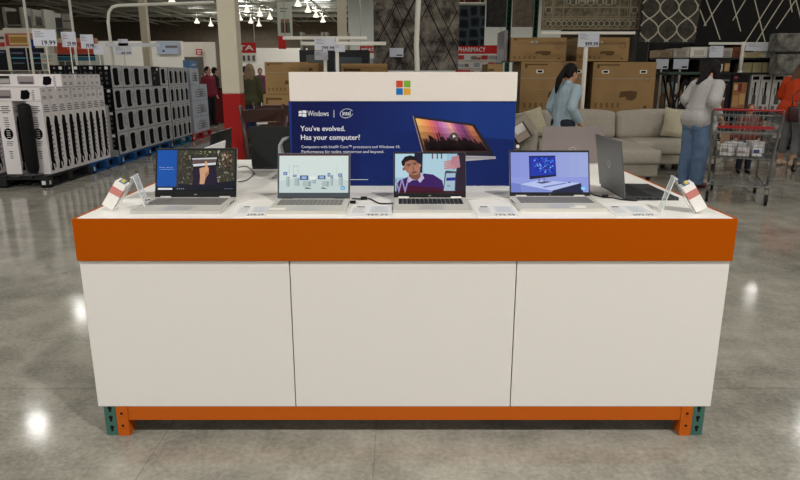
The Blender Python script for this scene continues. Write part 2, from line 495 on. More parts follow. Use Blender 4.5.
b = MB()
o_ = -.0045
for (x0, y0, x1, y1) in ((298.6, 111, 301.7, 113.4), (302.2, 110.5, 306.2, 113.4), (298.6, 113.9, 301.7, 116.2), (302.2, 113.9, 306.2, 116.8)):
    b.poly([S(x0, y1, o_), S(x1, y1, o_), S(x1, y0, o_), S(x0, y0, o_)], ink)
T(b, 'Windows', 307.4, 328.6, 116, 5.2, off=o_)
b.poly([S(333.6, 117.5, o_), S(334.1, 117.5, o_), S(334.1, 110, o_), S(333.6, 110, o_)], ink)
T(b, 'intel', 342.3, 350.5, 115.4, 4.4, off=o_, bold=.01)
ce = S(346.4, 113.4, o_)
ring = [ce + Vector((math.cos(t) * .0300, 0, math.sin(t) * .0205 + math.cos(t) * .003)) for t in [0.35 + i * 5.7 / 30 for i in range(31)]]
b.tube(ring, .0012, ink, n=5)
T(b, "You've evolved.", 300.3, 345, 131, 5.0, off=o_, bold=.012)
T(b, "Has your computer?", 300.8, 360, 139.8, 5.0, off=o_, bold=.012)
T(b, "Computers with Intel\u00ae Core\u2122 processors and Windows 10.", 301.3, 400, 148.2, 2.7, off=o_, bold=.0)
T(b, "Performance for today, tomorrow and beyond.", 301.5, 384, 153.0, 2.7, off=o_, bold=.0)
b.poly([S(349, 180, o_), S(368, 180, o_), S(368, 179.5, o_), S(349, 179.5, o_)], ink)
b.build('lettering', sign, label='white lettering')
# the pictured laptop
b = MB(); o2 = -.004
b.poly([S(413.4, 116, o2), S(474.6, 124.2, o2), S(494.5, 155.2, o2), S(423.8, 155.2, o2)], M('poster_ink', (24, 18, 26), .4))
b.poly([S(412.6, 115.8, o2), S(413.6, 116, o2), S(424.2, 155.4, o2), S(423, 155.4, o2)], M('poster_ink', (160, 140, 130), .4))
q0, q1, q2, q3 = S(415.5, 118.2, 0), S(472.5, 126, 0), S(488, 151.5, 0), S(425, 151.5, 0)


def quadmap(u, v, off):
    a = q0.lerp(q1, u); c_ = q3.lerp(q2, u); p = a.lerp(c_, v); p.y = -off; return p


cols = [(236, 190, 120), (240, 160, 96), (226, 120, 110), (190, 96, 150), (206, 140, 196), (236, 170, 160), (168, 88, 150), (120, 64, 120), (196, 120, 90)]
for i in range(18):
    c1 = Vector(cols[int(i / 2)]).lerp(Vector(cols[min(8, int(i / 2) + i % 2)]), .5)
    for j in range(5):
        k_ = [1, .86, .66, .42, .22][j]; cc = tuple(int(x * k_ + (1 - k_) * t_) for x, t_ in zip(c1, (60, 22, 20)))
        b.poly([quadmap(i / 18, (j + 1) / 5, .0044 - .008), quadmap((i + 1) / 18, (j + 1) / 5, -.0036), quadmap((i + 1) / 18, j / 5, -.0036), quadmap(i / 18, j / 5, -.0036)], M('poster_ink', cc, .45))
ck = M('poster_ink', (26, 12, 18), .5)
for i in range(26):
    u = .04 + i / 27; h = random.uniform(.28, .5); wd = random.uniform(.022, .04)
    b.poly([quadmap(max(0, u - wd), .98, -.0033), quadmap(min(1, u + wd), .98, -.0033), quadmap(min(1, u + wd * .6), 1 - h, -.0033), quadmap(max(0, u - wd * .5), 1 - h - .04, -.0033)], ck)
for u, v in ((.28, .42), (.32, .36), (.36, .5), (.52, .46), (.7, .52)):
    b.poly([quadmap(u - .012, .7, -.003), quadmap(u + .012, .7, -.003), quadmap(u + .02, v, -.003), quadmap(u, v, -.003)], ck)
pc = quadmap(.57, .47, -.003)
b.add([pc + Vector((math.cos(t) * .021, 0, math.sin(t) * .018)) for t in [i * PI / 10 for i in range(20)]], [tuple(range(20))], M('poster_ink', (80, 66, 70), .4))
b.poly([pc + Vector((-.006, -.0005, -.008)), pc + Vector((.009, -.0005, 0)), pc + Vector((-.006, -.0005, .008))], ink)
b.poly([S(424, 155.2, o2), S(465, 155.8, o2), S(495.6, 156.5, o2), S(496, 158.8, o2), S(466, 161.2, o2), S(424, 162.5, o2)], M('poster_ink', (176, 172, 178), .4))
b.poly([S(424, 157.6, o2 + .0004), S(494, 157.8, o2 + .0004), S(494, 158.2, o2 + .0004), S(424, 158.6, o2 + .0004)], M('poster_ink', (96, 92, 100), .4))
b.build('laptop_picture', sign, label='printed picture of an open laptop')

# ------------------------------------------------------------------ laptops
keym = {'dark': M('key_plastic', (38, 38, 40), .5), 'grey': M('key_plastic', (118, 116, 112), .5)}


def quad(bb, org, W_, H_, u0, v0, u1, v1, m, lvl):
    """rectangle in screen fractions; v measured from the top; lid plane = local xz, facing -y"""
    bb.poly([org(u0, v1, lvl), org(u1, v1, lvl), org(u1, v0, lvl), org(u0, v0, lvl)], m)


def make_laptop(name, label, loc, rz, W_, H_, D_, tilt, body, lid_c, bezel, deck, keys, art=None, margins=(.03, .03, .05, .11), logo=None, hinge=None, pad_u=.5, sticker=None, cat='laptop', logo_m=None, back_logo=None):
    t = thing(name, label, cat, loc, rz, 'laptops on the display desk')
    th = .017
    b = MB(); b.prism([(-W_ / 2, 0, 0), (-W_ / 2, -D_, 0), (-W_ / 2, -D_, th * .75), (-W_ / 2, 0, th)], (W_, 0, 0), body)
    n_ = Vector((0, -.001, 1)); zf = lambda y: th + (th * .25) * (y / D_) + .0004
    b.poly([(-W_ / 2 + .006, -D_ + .006, zf(-D_)), (W_ / 2 - .006, -D_ + .006, zf(-D_)), (W_ / 2 - .006, -.01, zf(0)), (-W_ / 2 + .006, -.01, zf(0))], deck)
    pu = (pad_u - .5) * W_
    b.poly([(pu - .052, -D_ + .012, zf(-D_) + .0005), (pu + .052, -D_ + .012, zf(-D_) + .0005), (pu + .052, -D_ + .085, zf(-D_ + .085) + .0005), (pu - .052, -D_ + .085, zf(-D_ + .085) + .0005)], M('touchpad', (176, 174, 170) if body is not dk else (44, 44, 46), .3))
    for i in range(5):
        b.box(W_ * (.2 + .06 * i), W_ * (.2 + .06 * i) + .012, -D_ - .0004, -D_ + .001, th * .3, th * .6, dark) if False else None
    for i, (y, wd) in enumerate(((-.05, .014), (-.075, .014), (-.1, .018), (-.135, .008))):
        b.box(W_ / 2 - .001, W_ / 2 + .0004, y - wd / 2, y + wd / 2, th * .3, th * .75, dark)
        b.box(-W_ / 2 - .0004, -W_ / 2 + .001, y - wd / 2, y + wd / 2, th * .3, th * .75, dark)
    if sticker:
        b.poly([(sticker * W_ - .02, -D_ + .012, zf(-D_) + .0007), (sticker * W_ + .045, -D_ + .012, zf(-D_) + .0007), (sticker * W_ + .045, -D_ + .055, zf(-D_) + .0011), (sticker * W_ - .02, -D_ + .055, zf(-D_) + .0011)], M('paper', (232, 228, 220), .6))
    b.build('base', t, bevel=.002)
    b = MB(); kx0, kx1, ky0, ky1 = -W_ / 2 + .022, W_ / 2 - .022, -D_ + .105, -.028
    nr, nc = 6, 15
    for r_ in range(nr):
        for c_ in range(nc):
            x = kx0 + (kx1 - kx0) * c_ / nc; y = ky0 + (ky1 - ky0) * r_ / nr
            if r_ == 0 and 4 <= c_ <= 8:
                if c_ > 4: continue
                x2 = kx0 + (kx1 - kx0) * 9 / nc - .002
            else: x2 = x + (kx1 - kx0) / nc - .002
            b.box(x, x2, y, y + (ky1 - ky0) / nr - .002, zf(y) - .001, zf(y) + .0018, keys)
    b.build('keyboard', t)
    # lid leaning back by tilt
    R = Matrix.Rotation(-tilt, 3, 'X')
    base = Vector((0, .002, th * .9)); lt = .006

    def org(u, v, lvl=0.0, full=False):
        ml, mr, mt, mb = margins if not full else (0, 0, 0, 0)
        x = -W_ / 2 + W_ * (ml + (1 - ml - mr) * u); z = H_ * (1 - mt) - H_ * (1 - mt - mb) * v
        return base + R @ Vector((x, -.0006 - lvl, z))
    b = MB(); b.T = Matrix.Translation(base) @ R.to_4x4()
    b.box(-W_ / 2, W_ / 2, 0, lt, 0, H_, lid_c, front=bezel)
    if back_logo: back_logo(b, W_, H_, lt)
    b.build('lid', t, bevel=.0022)
    b = MB(); b.T = Matrix.Translation(base) @ R.to_4x4()
    b.poly([(-W_ / 2 + .003, -.0003, .003), (W_ / 2 - .003, -.0003, .003), (W_ / 2 - .003, -.0003, H_ - .003), (-W_ / 2 + .003, -.0003, H_ - .003)], bezel)
    if logo: b.text(logo, (0, -.0006, H_ * margins[3] * .35), ux, uz, H_ * .022, logo_m or M('logo_silver', (200, 200, 200), .4), align='CENTER')
    b.build('bezel', t)
    b = MB(); b.T = Matrix.Identity(4)
    quad(b, org, W_, H_, 0, 0, 1, 1, E((8, 8, 12)), 0)
    if art: art(b, org, W_, H_)
    b.build('screen', t, label='lit screen' if art else 'dark screen')
    for sx in (-1, 1): b = MB(); b.cyl((sx * W_ * .36 - .022, 0, th * .9), (sx * W_ * .36 + .022, 0, th * .9), .006, hinge or lid_c, n=10); b.build('hinge', t)
    return t


def rect(b, org, u0, v0, u1, v1, col, lvl=.0003, k=1.0):
    m = E(col, k); b.poly([org(u0, v1, lvl), org(u1, v1, lvl), org(u1, v0, lvl), org(u0, v0, lvl)], m)


def pol(b, org, pts, col, lvl=.0006, k=1.0):
    b.poly([org(u, v, lvl) for u, v in reversed(pts)], E(col, k))


def oval(b, org, u, v, ru, rv, col, lvl=.0006, rot=0.0, n=20):
    pts = []
    for i in range(n):
        t = 2 * PI * i / n; a, c_ = ru * math.cos(t), rv * math.sin(t)
        pts.append((u + a * math.cos(rot) - c_ * math.sin(rot), v + a * math.sin(rot) + c_ * math.cos(rot)))
    pol(b, org, pts, col, lvl)


def wtext(b, org, txt, u, v, h, w_, col, lvl=.0012):
    o0 = org(u, v, lvl); xd = org(u + .1, v, lvl) - o0; yd = org(u, v - .1, lvl) - o0
    b.text(txt, o0, xd, yd, h * yd.length * 10, E(col), width=w_ * xd.length * 10)


def art_forest(b, org, W_, H_):
    rnd = random.Random(3)
    rect(b, org, 0, 0, 1, .9, (52, 50, 40), .0002)
    pal = [(96, 92, 72), (70, 68, 52), (34, 34, 30), (128, 122, 100), (48, 60, 42), (84, 66, 48), (30, 26, 30)]
    for i in range(420):
        u = rnd.uniform(.27, .985); v = rnd.uniform(.02, .84); a = rnd.uniform(.004, .016); h = rnd.uniform(.01, .06)
        c_ = rnd.choice(pal)
        if .84 < u < .97 and v < .4 and rnd.random() < .5: c_ = rnd.choice([(150, 84, 44), (120, 62, 36)])
        if .78 < u < .9 and rnd.random() < .35: c_ = (170, 166, 150)
        if .55 < u < .75 and v < .12 and rnd.random() < .5: c_ = (140, 160, 100)
        pol(b, org, [(u - a, v), (u, v - h * .5), (min(u + a, .995), v), (u + a * .4, min(v + h, .85))], c_, .0004 + i * 2e-7)
    pol(b, org, [(.27, .83), (.5, .86), (.8, .8), (1, .76), (1, .9), (.27, .9)], (16, 18, 34), .0006)
    pol(b, org, [(.46, .44), (.75, .4), (.79, .86), (.46, .86)], (30, 20, 44), .0008)
    pol(b, org, [(.43, .17), (.79, .15), (.775, .4), (.47, .46)], (22, 18, 24), .001)
    pol(b, org, [(.445, .2), (.77, .18), (.765, .22), (.45, .235)], (190, 190, 190), .0012)
    pol(b, org, [(.45, .24), (.765, .225), (.76, .29), (.455, .33)], (92, 76, 70), .0012)
    pol(b, org, [(.455, .345), (.755, .305), (.755, .36), (.47, .405)], (205, 205, 208), .0012)
    sk = (196, 150, 116)
    pol(b, org, [(.545, .45), (.6, .42), (.665, .43), (.665, .58), (.625, .7), (.61, .84), (.55, .84), (.555, .66)], sk, .0014)
    pol(b, org, [(.615, .28), (.64, .28), (.655, .46), (.62, .46)], (206, 160, 124), .0016)
    pol(b, org, [(.62, .58), (.66, .52), (.66, .58), (.62, .7)], (160, 112, 84), .0016)
    rect(b, org, 0, 0, .25, .9, (6, 76, 160), .0016)
    wtext(b, org, 'Do more with touch', .03, .435, .016, .17, (225, 235, 250), .002)
    wtext(b, org, 'on a screen made for it.', .03, .485, .016, .185, (190, 215, 250), .002)
    rect(b, org, 0, .9, 1, 1, (14, 16, 30), .0016)
    rect(b, org, .015, .935, .2, .98, (222, 222, 224), .002)
    for i in range(4): rect(b, org, .26 + i * .026, .94, .272 + i * .026, .968, (130, 140, 160), .002)
    for i in range(5): rect(b, org, .87 + i * .024, .945, .88 + i * .024, .96, (130, 140, 160), .002)


def art_white(b, org, W_, H_):
    rect(b, org, 0, 0, 1, 1, (205, 218, 214), .0002)
    rect(b, org, 0, 0, 1, .035, (86, 22, 30), .0006)
    pol(b, org, [(0, .7), (.3, .6), (.62, .62), (1, .68), (1, 1), (0, 1)], (192, 206, 204), .0004)
    for u, v, w_, h in ((.1, .58, .05, .26), (.22, .62, .07, .2), (.34, .7, .12, .14), (.62, .7, .1, .14), (.74, .56, .04, .26), (.86, .58, .06, .24), (.47, .62, .06, .14)):
        rect(b, org, u, v, u + w_, v + h, (168, 184, 184), .0008)
        rect(b, org, u + w_ * .7, v, u + w_, v + h, (146, 162, 164), .001)
    for u, v, w_, h in ((.06, .46, .055, .08), (.2, .53, .05, .06), (.3, .55, .12, .12), (.56, .55, .11, .1), (.7, .49, .04, .09), (.75, .55, .03, .07), (.855, .5, .055, .08)):
        rect(b, org, u, v, u + w_, v + h, (66, 84, 128), .0012)
        rect(b, org, u + w_ * .2, v + h * .2, u + w_ * .8, v + h * .8, (150, 175, 215), .0014)
    rect(b, org, .44, .58, .53, .66, (225, 232, 228), .0012)
    pol(b, org, [(.36, .88), (.4, .86), (.48, .9), (.4, .9)], (60, 70, 72), .0012)
    pol(b, org, [(.6, .88), (.63, .86), (.7, .9), (.64, .9)], (60, 70, 72), .0012)
    for u in (.14, .2, .27): rect(b, org, u, .25 + u * .2, u + .005, .5, (150, 165, 165), .0012)
    rect(b, org, .2, .3, .27, .31, (150, 165, 165), .0012); rect(b, org, .83, .3, .833, .56, (170, 182, 182), .0012)
    oval(b, org, .92, .88, .035, .055, (90, 160, 205), .0014)
    wtext(b, org, 'hp', .902, .905, .05, .034, (235, 245, 250), .0018)


def art_man(b, org, W_, H_):
    L_ = .0002
    rect(b, org, 0, 0, 1, 1, (150, 186, 204), L_)
    rect(b, org, .0, .0, .3, .6, (176, 206, 220), L_ * 2)
    pol(b, org, [(.28, 0), (.4, 0), (.39, .55), (.26, .5)], (24, 26, 52), .0006)
    pol(b, org, [(.4, 0), (.75, 0), (.74, .9), (.42, .9)], (168, 200, 214), .0005)
    for u in (.53, .6, .66): rect(b, org, u, .0, u + .02, .13, (96, 84, 96), .0007)
    pol(b, org, [(.9, 0), (1, 0), (1, 1), (.86, 1), (.88, .5)], (40, 26, 44), .0007)
    # purple jumper, collar, face
    jm = (56, 24, 92)
    pol(b, org, [(.02, .8), (.06, .68), (.2, .58), (.3, .66), (.42, .5), (.55, .53), (.68, .68), (.72, 1), (.02, 1)], jm, .0009)
    pol(b, org, [(.02, .86), (.12, .8), (.6, .86), (.72, .9), (.72, 1), (.02, 1)], (66, 12, 46), .001)
    pol(b, org, [(.17, .68), (.2, .56), (.38, .48), (.42, .62), (.36, .74), (.32, .66), (.24, .68), (.2, .74)], (186, 176, 206), .0011)
    pol(b, org, [(.2, .5), (.36, .44), (.37, .58), (.33, .66), (.26, .66), (.2, .58)], (120, 78, 62), .0012)
    oval(b, org, .245, .34, .115, .2, (156, 106, 86), .0013, rot=-.18)
    oval(b, org, .27, .42, .085, .12, (166, 116, 94), .0014, rot=-.18)
    oval(b, org, .355, .3, .018, .05, (176, 124, 104), .0015)
    oval(b, org, .125, .39, .018, .045, (140, 92, 76), .0015)
    pol(b, org, [(.1, .3), (.09, .2), (.14, .08), (.22, .04), (.3, .08), (.345, .2), (.3, .17), (.22, .16), (.15, .21), (.13, .32)], (22, 16, 18), .0016)
    for u, v in ((.2, .315), (.285, .275)):
        pol(b, org, [(u - .035, v - .035), (u + .03, v - .055), (u + .03, v - .035), (u - .03, v - .015)], (36, 22, 22), .0018)
        oval(b, org, u, v, .02, .011, (120, 84, 72), .0018, rot=-.2); oval(b, org, u, v, .011, .010, (34, 20, 20), .002)
    pol(b, org, [(.245, .31), (.26, .305), (.285, .41), (.25, .425)], (140, 92, 74), .0018)
    pol(b, org, [(.225, .49), (.28, .455), (.325, .465), (.31, .49), (.25, .515)], (128, 62, 62), .002)
    pol(b, org, [(.215, .475), (.28, .435), (.33, .445), (.28, .452)], (60, 38, 34), .0021)
    # hand and phone
    hp_ = (186, 134, 140)
    for i in range(4):
        v = .2 + i * .055; pol(b, org, [(.7, v), (.86, v - .06), (.88, v - .01), (.71, v + .038)], hp_, .0012 + i * .0001)
    pol(b, org, [(.82, .08), (.92, .04), (.94, .34), (.84, .4), (.79, .36)], (176, 122, 132), .0014)
    pol(b, org, [(.72, .45), (.74, .43), (.88, .45), (.87, 1), (.69, .96)], (60, 66, 84), .0012)
    pol(b, org, [(.735, .5), (.87, .49), (.855, .94), (.7, .94)], (158, 182, 198), .0014)
    pol(b, org, [(.74, .61), (.875, .6), (.872, .68), (.735, .69)], (34, 42, 140), .0016)
    rect(b, org, .75, .8, .79, .815, (90, 110, 130), .0016); rect(b, org, .75, .83, .8, .84, (90, 110, 130), .0016)
    rect(b, org, 0, .955, 1, 1, (58, 8, 18), .0018)
    wtext(b, org, 'W', .0, 1.0, .36, .2, (150, 140, 190), .0022)


def art_desktop(b, org, W_, H_):
    rect(b, org, 0, 0, 1, 1, (138, 150, 216), .0002)
    for i in range(8): rect(b, org, i / 8, 0, (i + 1) / 8, .62, (132 + i * 3, 144 + i * 3, 214), .0003)
    pol(b, org, [(0, .76), (.13, .8), (.14, 1), (0, 1)], (110, 124, 196), .0005)
    pol(b, org, [(.12, .8), (.36, .7), (.9, .77), (.53, .96)], (178, 190, 232), .0006)
    pol(b, org, [(.12, .8), (.53, .96), (.53, 1), (.14, 1)], (124, 138, 202), .0008)
    pol(b, org, [(.53, .96), (.9, .77), (.93, 1), (.53, 1)], (30, 32, 66), .0008)
    pol(b, org, [(.235, .09), (.575, .08), (.585, .6), (.24, .68)], (16, 18, 44), .001)
    rnd = random.Random(8)
    pol(b, org, [(.25, .12), (.57, .11), (.575, .56), (.252, .6)], (18, 48, 168), .0012)
    for i in range(150):
        t = i * .21; r_ = .02 + .0014 * i; u = .47 + r_ * math.cos(t) * .8; v = .27 + r_ * math.sin(t) * 1.15
        if .262 < u < .558 and .14 < v < .54:
            oval(b, org, u, v, .006 + rnd.random() * .008, .01 + rnd.random() * .013, rnd.choice([(60, 130, 235), (20, 30, 110), (120, 175, 245), (28, 70, 210), (12, 20, 90), (96, 40, 120)]), .0014 + i * 2e-6, n=7)
    rect(b, org, .355, .66, .37, .75, (96, 104, 150), .0014); rect(b, org, .42, .65, .435, .75, (96, 104, 150), .0014)
    pol(b, org, [(.32, .76), (.45, .72), (.53, .74), (.4, .79)], (70, 76, 124), .0013)
    pol(b, org, [(.4, .86), (.7, .76), (.73, .775), (.43, .89)], (120, 132, 190), .0013)
    for i in range(7): pol(b, org, [(.43 + i * .04, .865 - i * .013), (.455 + i * .04, .857 - i * .013), (.465 + i * .04, .868 - i * .013), (.44 + i * .04, .876 - i * .013)], (88, 98, 160), .0015)
    oval(b, org, .75, .755, .02, .018, (88, 96, 150), .0015)
    oval(b, org, .93, .9, .032, .055, (110, 180, 225), .0014)
    wtext(b, org, 'hp', .913, .925, .05, .034, (240, 248, 252), .0018)


silver = M('silver_metal', (196, 194, 189), .4, .25); silver2 = M('silver_metal', (204, 201, 193), .42, .15); deck_s = M('silver_deck', (192, 189, 181), .5, .05)
dk = M('graphite_metal', (62, 63, 66), .42, .4); dk_lid = M('graphite_lid', (92, 93, 94), .4, .5)
bz = M('black_bezel', (18, 18, 20), .5); bz2 = M('grey_bezel', (66, 74, 80), .5)


def at_desk(px, py):
    p = G(px, py, TZ); return (p.x, p.y, TZ)


def ring_logo(txt):
    def f(b, W_, H_, lt):
        ys = lt + .0006; c_ = Vector((0, ys, H_ * .5)); m = M('logo_silver', (205, 205, 205), .3, .4)
        b.tube([c_ + Vector((math.cos(t) * .017, 0, math.sin(t) * .017)) for t in [i * 2 * PI / 24 for i in range(24)]], .0012, m, n=5, closed=True)
        b.text(txt, c_ + Vector((0, .0004, -.006)), (-1, 0, 0), uz, .013, m, align='CENTER', shear=.3)
    return f


def plain_logo(txt, frac=.2, size=.008):
    def f(b, W_, H_, lt):
        b.text(txt, Vector((0, lt + .0006, H_ * frac)), (-1, 0, 0), uz, size, M('logo_grey', (70, 72, 76), .3, .4), align='CENTER')
    return f


hl = at_desk(195.7, 201); make_laptop('laptop', 'silver laptop on the desk showing a blue panel beside a hand touching a tablet', hl, 0, .347, .212, .262, math.radians(18), silver, silver, bz, deck_s, keym['grey'], art_forest, (.025, .025, .045, .135), 'DELL', silver2)
hl = at_desk(313.7, 202.4); make_laptop('laptop', 'silver laptop on the desk showing small grey computers on a pale screen', hl, 0, .306, .194, .235, math.radians(18), silver2, silver, bz2, deck_s, keym['grey'], art_white, (.025, .025, .03, .13), None, dk, sticker=-.42)
hl = at_desk(429.8, 201.4); make_laptop('laptop', 'laptop with black keys showing a man in a purple jumper beside a phone', hl, 0, .307, .196, .235, math.radians(18), silver, silver, bz, deck_s, keym['dark'], art_man, (.02, .02, .04, .1), 'DELL', white_t, pad_u=.5)
hl = at_desk(549.8, 199.8); make_laptop('laptop', 'silver laptop on the desk showing a desktop monitor on a pale blue screen', hl, 0, .3455, .2, .25, math.radians(18), silver2, silver, bz, deck_s, keym['grey'], art_desktop, (.017, .017, .05, .085), 'hp', silver2, sticker=.14)
# side laptops
make_laptop('laptop', 'dark grey laptop seen from behind, turned to the side, lid marked with a silver ring', (.965, 2.865, TZ), PI / 2, .355, .238, .225, math.radians(9), dk, dk_lid, bz, dk, keym['dark'], None, back_logo=ring_logo('S'))
make_laptop('laptop', 'pale silver laptop seen from behind, standing just behind the tablet-picture laptop', (-.885, 2.965, TZ), -PI / 2, .33, .200, .22, math.radians(9), silver, M('pale_lid', (216, 214, 214), .5), bz, deck_s, keym['grey'], None)
make_laptop('laptop', 'black laptop seen from behind beyond the pale lid, near the red pillar', (-.95, 3.37, TZ), -PI / 2, .40, .224, .25, math.radians(4), dk, M('black_lid', (24, 23, 23), .4), bz, dk, keym['dark'], None)
p = P(570.4, 165, 3.80); make_laptop('laptop', 'mauve-grey laptop seen from behind with a round shiny emblem, far side of the desk', (p.x, 3.80, TZ), PI, .362, .213, .235, math.radians(6), silver, M('mauve_lid', (134, 124, 122), .45, .3), bz, deck_s, keym['grey'], None,
              back_logo=lambda b, W_, H_, lt: (b.lathe([(0, .001), (.02, .0012), (.022, 0)], M('chrome', (215, 205, 200), .15, .9), n=24) if False else b.tube([Vector((math.cos(t) * .021, lt + .001, H_ * .34 + math.sin(t) * .021)) for t in [i * 2 * PI / 24 for i in range(24)]], .002, M('chrome', (215, 205, 200), .2, .8), n=6, closed=True), b.text('hp', Vector((0, lt + .001, H_ * .30)), (-1, 0, 0), uz, .02, M('chrome', (215, 205, 200), .2, .8), align='CENTER', shear=.25)))
p = P(284, 168, 3.62); make_laptop('laptop', 'black laptop seen from behind, partly hidden by the blue sign', (p.x, 3.62, TZ), PI, .36, .228, .24, math.radians(4), dk, M('charcoal_lid', (38, 39, 40), .5), bz, dk, keym['dark'], None, back_logo=plain_logo('HP', .06))

# ------------------------------------------------------------------ price cards, cables, holders
paper = M('paper', (226, 225, 222), .5); print_g = M('print_grey', (120, 120, 122), .7); print_l = M('print_grey', (180, 182, 188), .7); print_k = M('print_dark', (50, 50, 52), .7)


def card(label, pxs, price, group='price cards on the desk'):
    (x0, x1, xb0, xb1) = pxs
    a, b_, c_, d_ = G(x0, 217, TZ), G(x1, 217, TZ), G(xb1, 206.3, TZ), G(xb0, 206.3, TZ)
    o = (a + b_ + c_ + d_) / 4; mb = MB(); up = Vector((0, 0, .0025))
    f = lambda u, v, z=.0: a.lerp(b_, u).lerp(d_.lerp(c_, u), v) - o + up * (1 + z)
    mb.prism([a - o, b_ - o, c_ - o, d_ - o], up, paper)
    mb.poly([f(.48, .35, .1), f(.97, .35, .1), f(.97, .93, .1), f(.48, .93, .1)], M('paper_shade', (214, 215, 220), .5))
    mb.poly([f(.16, .84, .2), f(.36, .84, .2), f(.34, .92, .2), f(.16, .92, .2)], print_k)
    for i in range(7):
        v = .76 - i * .075
        if v < .3: break
        mb.poly([f(.08, v, .2), f(.08 + random.uniform(.2, .34), v, .2), f(.38, v + .02, .2), f(.08, v + .02, .2)], print_l)
        mb.poly([f(.52, v + .1, .2), f(.52 + random.uniform(.2, .4), v + .1, .2), f(.9, v + .125, .2), f(.52, v + .125, .2)], print_l)
    q = f(.42, .06, .3); e = f(.96, .06, .3)
    mb.text(price, q, e - q, f(.42, .5, .3) - f(.42, .06, .3), (f(.42, .22, .3) - q).length, M('print_dark', (74, 74, 76), .7), width=(e - q).length * .9, bold=.0)
    ob = mb.build('price_card', loc=o); tag(ob, label, 'price card', group); return ob


card('white price card lying between the tablet-picture laptop and the pale-screen laptop', (232, 266, 240, 271.5), '599.99')
card('white price card lying between the pale-screen laptop and the man-picture laptop', (347, 392, 351, 392), '499.99')
card('white price card lying between the man-picture laptop and the blue-screen laptop', (478, 520, 473, 512), '799.99')
card('white price card lying before the dark grey side laptop', (617, 660, 604, 641), '699.99')
mb = MB(); a = Vector((-1.13, 2.78, TZ))
mb.box(-.07, .07, -.06, .1, 0, .002, M('paper_shade', (205, 204, 198), .5))
for i in range(9): mb.box(-.055, .02 + random.random() * .03, .08 - i * .015, .084 - i * .015, .002, .0023, print_g)
tag(mb.build('price_card', loc=a), 'printed grey card lying at the open end behind the leaning holder', 'price card', 'price cards on the desk')

cab = M('black_cable', (22, 22, 23), .45); wcab = M('white_cable', (214, 210, 202), .5)


def cable(label, pts, r=.0028, m=cab, plug=None, cat='cable'):
    P3 = [Vector((q.x, q.y, TZ + r + .001)) for q in [G(x, y, TZ) for x, y in pts]]
    o = P3[0].copy(); mb = MB(); fine = []
    for i in range(len(P3) - 1):
        p0 = P3[max(0, i - 1)]; p1 = P3[i]; p2 = P3[i + 1]; p3 = P3[min(len(P3) - 1, i + 2)]
        for k_ in range(5):
            t = k_ / 5; fine.append(.5 * ((2 * p1) + (-p0 + p2) * t + (2 * p0 - 5 * p1 + 4 * p2 - p3) * t * t + (-p0 + 3 * p1 - 3 * p2 + p3) * t ** 3) - o)
    fine.append(P3[-1] - o)
    mb.tube(fine, r, m, n=6)
    ob = mb.build('charging_cable', loc=o); tag(ob, label, cat, 'charging cables')
    if plug is not None:
        q = G(plug[0], plug[1], TZ) - o; mb = MB(); mb.box(q.x - .014, q.x + .014, q.y - .006, q.y + .006, -.003, .011, m); mb.build('cable_bead', ob, bevel=.003)
    return ob


cable('black cable with a bead running to the man-picture laptop', [(352, 199.5), (362, 199.7), (370, 199.8), (380, 204.3), (394, 204.2)], plug=(364, 200))
cable('thin pale cable lying behind the leftover gap beside the tablet-picture laptop', [(236, 204.5), (250, 200), (266, 199), (277, 203)], .0018, wcab)
cable('thin black cable looping on the desk top near the black laptop', [(238, 168), (246, 167), (251, 170), (254, 174), (248, 180), (238, 182.5)], .0022)
cable('thin pale cable lying between the man-picture laptop and the blue-screen laptop', [(466, 200), (490, 199), (500, 200), (510, 197)], .0018, wcab)
cable('black cable with a bead running under the dark grey side laptop', [(589, 194), (601, 197.5), (612, 198.5), (622, 200.5), (637, 201.5)], plug=(605, 198))
mb = MB(); mb.box(-.012, .012, -.008, .008, 0, .012, cab); p = G(353, 203.5, TZ); tag(mb.build('cable_plug', loc=p, bevel=.003), 'small black plug beside the pale-screen laptop', 'plug')
mb = MB(); mb.box(-.014, .014, -.006, .006, 0, .01, cab); p = G(148.5, 201.5, TZ); tag(mb.build('cable_plug', loc=p, bevel=.003), 'small black plug beside the tablet-picture laptop', 'plug')

acr = M('clear_acrylic', (240, 244, 244), .05, alpha=.32); acr_e = M('acrylic_edge', (225, 232, 230), .15, alpha=.75)
pink = M('pink_print', (200, 128, 120), .5); boxw = M('box_white', (236, 232, 228), .5)


def holder(label, loc, rz, s=1):
    """box leaning on a bent clear stand"""
    t = thing('leaflet_holder', label, 'leaflet holder', loc, rz)
    tl = math.radians(33)
    b = MB(); top = Vector((.10 * s, 0, .145))
    b.prism([(0, -.035, 0), (.004 * s, -.035, 0), (.004 * s + .085 * s, -.035, .135), (.085 * s, -.035, .135)], (0, .07, 0), acr)
    b.prism([(.085 * s, -.035, .135), (.089 * s, -.035, .135), (.125 * s, -.035, 0), (.121 * s, -.035, 0)], (0, .07, 0), acr)
    for y in (-.036, .034):
        b.prism([(.085 * s, y, .135), (.0885 * s, y, .135), (.125 * s, y, 0), (.1215 * s, y, 0)], (0, .002, 0), acr_e)
    b.prism([(.078 * s, -.036, .128), (.091 * s, -.036, .134), (.088 * s, -.036, .139), (.075 * s, -.036, .133)], (0, .072, 0), acr_e)
    b.build('clear_stand', t, label='clear acrylic stand')
    R = Matrix.Rotation(tl * s, 4, 'Y')
    b = MB(); b.T = Matrix.Translation((-.022 * s, 0, .016)) @ R
    b.box(-.022, .022, -.036, .036, 0, .112, boxw); b.box(-.0223, .0223, -.0363, .0363, .058, .088, pink)
    b.box(-.012, .012, -.027, .027, .112, .114, M('print_blue', (96, 140, 160), .6)); b.box(-.004, .008, -.02, .0, .112, .124, M('print_yellow', (216, 190, 104), .6))
    b.build('leaflet_box', t, bevel=.0015, label='white box with a pink band')
    return t


